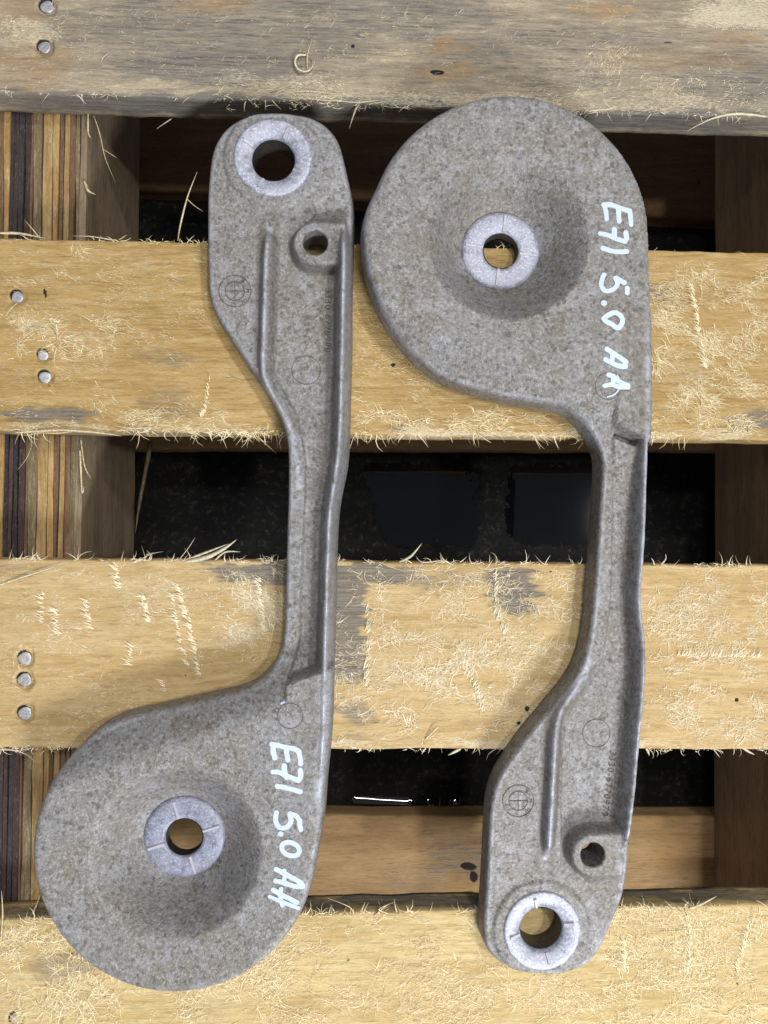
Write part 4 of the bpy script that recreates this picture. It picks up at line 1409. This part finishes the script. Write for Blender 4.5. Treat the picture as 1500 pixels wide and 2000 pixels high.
def make_bracket(spec, mat, label, ridges_bowl, ridges_lug):
    B = Bracket(spec)
    c = 0.5 * (B.bowl + B.lug)
    t = thing('metal_bracket', label, 'bracket', (c[0], c[1], 0.0), None)
    kids = [B.build(mat, None)]
    hf = lambda Q: B.height(np.asarray(Q, float), False)[0]
    # disc bushing: shallow washer face with bore
    bb = lathe('bushing', B.bowl, [(12.3, 0.6), (8.7, 0.6), (8.7, 5.8), (9.2, 7.3), (10.5, 7.75), (17.5, 7.6), (19.0, 7.1), (19.4, 6.3), (19.4, 4.5)], M_BUSH_DARK if spec is SPEC_L else M_BUSH_MID, None)
    bo = lathe('bore', B.bowl, [(8.62, 7.0), (8.55, 0.5)], M_BORE, bb)
    for a in ridges_bowl:
        bar_on('ridge', B.bowl, math.radians(a), 9.4, 17.8, 7.6, 7.7, 0.8, 0.55, M_RIDGE, bb)
    lb = lathe('bushing', B.lug, [(14.8, 0.6), (10.2, 0.6), (10.2, 12.0), (10.5, 13.6), (11.5, 14.6), (14.0, 15.5), (17.7, 16.2), (18.5, 15.9), (18.7, 15.2), (18.7, 13)], M_BUSH_PALE, None)
    bo2 = lathe('bore', B.lug, [(10.1, 12.6), (10.05, 0.5)], M_BORE, lb)
    for a in ridges_lug:
        bar_on('ridge', B.lug, math.radians(a), 10.9, 15.8, 14.6, 16.2, 0.85, 0.6, M_RIDGE, lb)
    kids += [bb, lb]
    return t, kids, hf, B


def adopt(t, kids):
    for k in kids:
        k.parent = t
        k.location = (-t.location.x, -t.location.y, 0)


# ---- left bracket
tL, kL, hL, BL = make_bracket(SPEC_L, M_BODY_A, 'grey cast bracket with its big dished disc at the lower left', [106, 17, -72, -163], [62, 150, 245, 332])


def sc(origin, k, pts):
    return [(origin[0] + x / k, origin[1] + y / k) for x, y in pts]


o1, k1 = (510, 1430), 11.11
o2, k2 = (510, 1590), 10.0
ell = [(567.5 + 17.3 * math.cos(a), 1658.5 + 13 * math.sin(a) + 2.6 * math.cos(a)) for a in np.linspace(0, 2 * math.pi, 22)]
SL = [
    (sc(o1, k1, [(235, 255), (390, 290), (560, 330), (730, 360), (830, 420)]), 9.5), (sc(o1, k1, [(262, 280), (268, 420), (300, 550)]), 10.5),
    (sc(o1, k1, [(545, 360), (560, 480), (585, 600)]), 9.5), (sc(o1, k1, [(815, 420), (850, 550), (860, 680)]), 9.5),
    (sc(o1, k1, [(255, 860), (400, 870), (520, 930), (700, 1000), (810, 1045)]), 9.5), (sc(o1, k1, [(812, 1040), (858, 950), (852, 820)]), 10),
    (sc(o1, k1, [(500, 725), (512, 860), (560, 975)]), 10.5), (sc(o1, k1, [(350, 1170), (600, 1215), (850, 1285)]), 10),
    ([(539.7, 1588), (538, 1601), (539.5, 1608), (544, 1615), (553, 1618), (563, 1613.5), (568, 1604), (567.5, 1596), (566, 1590)], 9.8),
    ([(567, 1589), (578, 1593.5), (585, 1602), (585.5, 1610), (587.5, 1620)], 9.5),
    ([(547.6, 1629.3), (548.6, 1629.7)], 10), (ell, 9.5),
    (sc(o2, k2, [(290, 1090), (440, 1160), (620, 1250), (770, 1330), (815, 1400)]), 10), (sc(o2, k2, [(280, 1315), (450, 1350), (640, 1400), (800, 1412)]), 9.5),
    (sc(o2, k2, [(455, 1110), (460, 1230), (450, 1330)]), 8.5),
    (sc(o2, k2, [(235, 1490), (380, 1570), (560, 1650), (700, 1720)]), 9.5), (sc(o2, k2, [(165, 1620), (340, 1690), (520, 1755), (730, 1825)]), 7.5),
    (sc(o2, k2, [(390, 1465), (370, 1600), (400, 1720), (415, 1780)]), 8.5),
    ([(549, 1374.5), (557, 1371)], 4),
]
V, F = ribbon(SL, 0.07, hL, 25.5)
kL.append(link('paint_writing', mesh('paint_writing', V, F, True), M_PAINT))
kL[-1]['label'] = 'bluish white hand writing'
n1 = cast_text(None, '3330-6770980', 640, 625, 12, 4.6, math.radians(-91), hL, 'cast_number', M_MARK, 0.42, 1.18)
em, ec = emblem(None, 459, 569, 14, 7.6, 0.02, hL, M_MARK)
kL += [n1, em]


def emb_letters(em, cx, cy, zref, r, angs, hf):
    for ch, a in zip('BMW', angs):
        cc = P(cx, cy, zref)
        x = cc[0] + r * MM * math.cos(math.radians(a))
        y = cc[1] + r * MM * math.sin(math.radians(a))
        q = to_px(np.array([[x, y, zref * MM]]))[0]
        cast_text(em, ch, q[0], q[1], zref, 2.6, math.radians(a - 90), hf, 'cast_letter', M_MARK, 0.32)


emb_letters(em, 459, 569, 14, 6.05, (52, 2, -48), hL)
for (x, y, z, r) in ((598, 723, 12, 6.9), (567, 1398, 25.5, 5.8)):
    c = P(x, y, z)[:2]
    V, F = ring_mesh([(c, r, 0, 360)], [], hL, 0.2, 0.26)
    kL.append(link('cast_ring', mesh('cast_ring', V, F, False), M_MARK))
adopt(tL, kL)

# ---- right bracket
tR, kR, hR, BR = make_bracket(SPEC_R, M_BODY_B, 'grey cast bracket with its big dished disc at the upper right', [83, 172, -8, -98], [103, 190, 12, -78])
o3, k3 = (1150, 380), 10.0
o4, k4 = (1150, 580), 9.09
SR = [
    (sc(o3, k3, [(300, 190), (450, 200), (620, 270), (790, 325)]), 10), (sc(o3, k3, [(312, 210), (345, 330), (360, 470)]), 9),
    (sc(o3, k3, [(580, 290), (585, 400), (597, 520)]), 9.5), (sc(o3, k3, [(797, 320), (812, 450), (822, 590)]), 9.5),
    (sc(o3, k3, [(238, 748), (380, 785), (520, 850), (690, 915)]), 9.5), (sc(o3, k3, [(700, 915), (735, 860), (722, 745)]), 10),
    (sc(o3, k3, [(500, 675), (505, 820)]), 10.5), (sc(o3, k3, [(285, 1035), (450, 1095), (600, 1115), (740, 1115)]), 10),
    (sc(o3, k3, [(305, 1560), (270, 1640), (248, 1760), (290, 1850), (370, 1885), (480, 1850), (548, 1770), (548, 1690), (520, 1630)]), 9.5),
    (sc(o3, k3, [(540, 1630), (620, 1690), (690, 1725)]), 10), (sc(o3, k3, [(742, 1835), (745, 1925)]), 10),
    (sc(o4, k4, [(264, 108), (272, 110)]), 11.5),
    (sc(o4, k4, [(262, 385), (370, 310), (475, 285), (570, 350), (592, 440), (555, 520), (500, 552), (400, 490), (310, 440), (262, 392)]), 10),
    (sc(o4, k4, [(315, 930), (420, 1000), (560, 1090), (655, 1160)]), 10.5), (sc(o4, k4, [(290, 1115), (430, 1190), (560, 1235), (645, 1240)]), 10),
    (sc(o4, k4, [(410, 1010), (412, 1130)]), 9), (sc(o4, k4, [(630, 1140), (640, 1230)]), 10),
    (sc(o4, k4, [(345, 1385), (440, 1420), (520, 1500), (690, 1575)]), 9.5), (sc(o4, k4, [(275, 1580), (400, 1560), (520, 1600), (690, 1610)]), 9.5),
    (sc(o4, k4, [(425, 1440), (420, 1560)]), 9.5),
    (sc(o4, k4, [(500, 1400), (548, 1520), (520, 1650), (440, 1740), (330, 1775)]), 3),
]
V, F = ribbon(SR, 0.07, hR, 25.5)
kR.append(link('paint_writing', mesh('paint_writing', V, F, True), M_PAINT))
kR[-1]['label'] = 'bluish white hand writing'
n2 = cast_text(None, '3330-6770979', 1189, 1530, 12, 4.6, math.radians(-98), hR, 'cast_number', M_MARK, 0.42, 1.2)
em2, ec2 = emblem(None, 1012, 1564, 14, 7.6, 0.0, hR, M_MARK)
emb_letters(em2, 1012, 1564, 14, 6.05, (45, 0, -45), hR)
kR += [n2, em2]
for (x, y, z, r) in ((1164.6, 1432, 12, 6.8), (1188, 754, 25.5, 6.3)):
    c = P(x, y, z)[:2]
    V, F = ring_mesh([(c, r, 0, 360)], [], hR, 0.2, 0.26)
    kR.append(link('cast_ring', mesh('cast_ring', V, F, False), M_MARK))
adopt(tR, kR)

# ------------------------------------------------------------------ loose bits on the planks
cur = P(594, 125, 0)
sh = thing('wood_shaving', 'small curled pale wood shaving lying on the grey weathered top plank', 'wood shaving', tuple(cur))
for pts, wd in (([(600, 108, 0.6), (582, 108, 1.8), (576, 122, 2.4), (584, 136, 2.6), (600, 139, 2.2), (611, 128, 1.6), (608, 112, 0.8)], 1.5),
                ([(600, 136, 0.6), (600, 112, 1.6), (604, 95, 2.0), (610, 78, 1.2)], 0.6)):
    b = blade('shaving_strip', pts, wd, M_SPL_W, sh)
    b.location = -Vector(cur)


def chip(px, py, r, label, seed):
    c = P(px, py, 0.5)
    n = 9
    V = [(0, 0, 0.9 * MM)]
    rr = random.Random(seed)
    pr = []
    for k in range(n):
        a = 2 * math.pi * k / n
        q = r * MM * rr.uniform(0.6, 1.15)
        pr.append((q * math.cos(a), q * math.sin(a)))
    V += [(x * 0.75, y * 0.75, rr.uniform(0.5, 0.9) * MM) for x, y in pr]
    V += [(x, y, -0.4 * MM) for x, y in pr]
    F = []
    for k in range(n):
        j = (k + 1) % n
        F.append((0, 1 + k, 1 + j))
        F.append((1 + k, 1 + n + k, 1 + n + j, 1 + j))
    F.append(tuple(range(1 + n, 1 + 2 * n))[::-1])
    o = link('bark_chip', mesh('bark_chip', V, F, False), M_CHIP)
    o.location = tuple(c)
    tag(o, label, 'chip', 'dark crumbs on the planks')
    return o


chip(1030, 1384, 1.5, 'black crumb on the third plank, the larger of two beside the right bracket', 1)
chip(1013, 1412, 1.0, 'small black crumb on the third plank, nearer its lower edge beside the right bracket', 2)
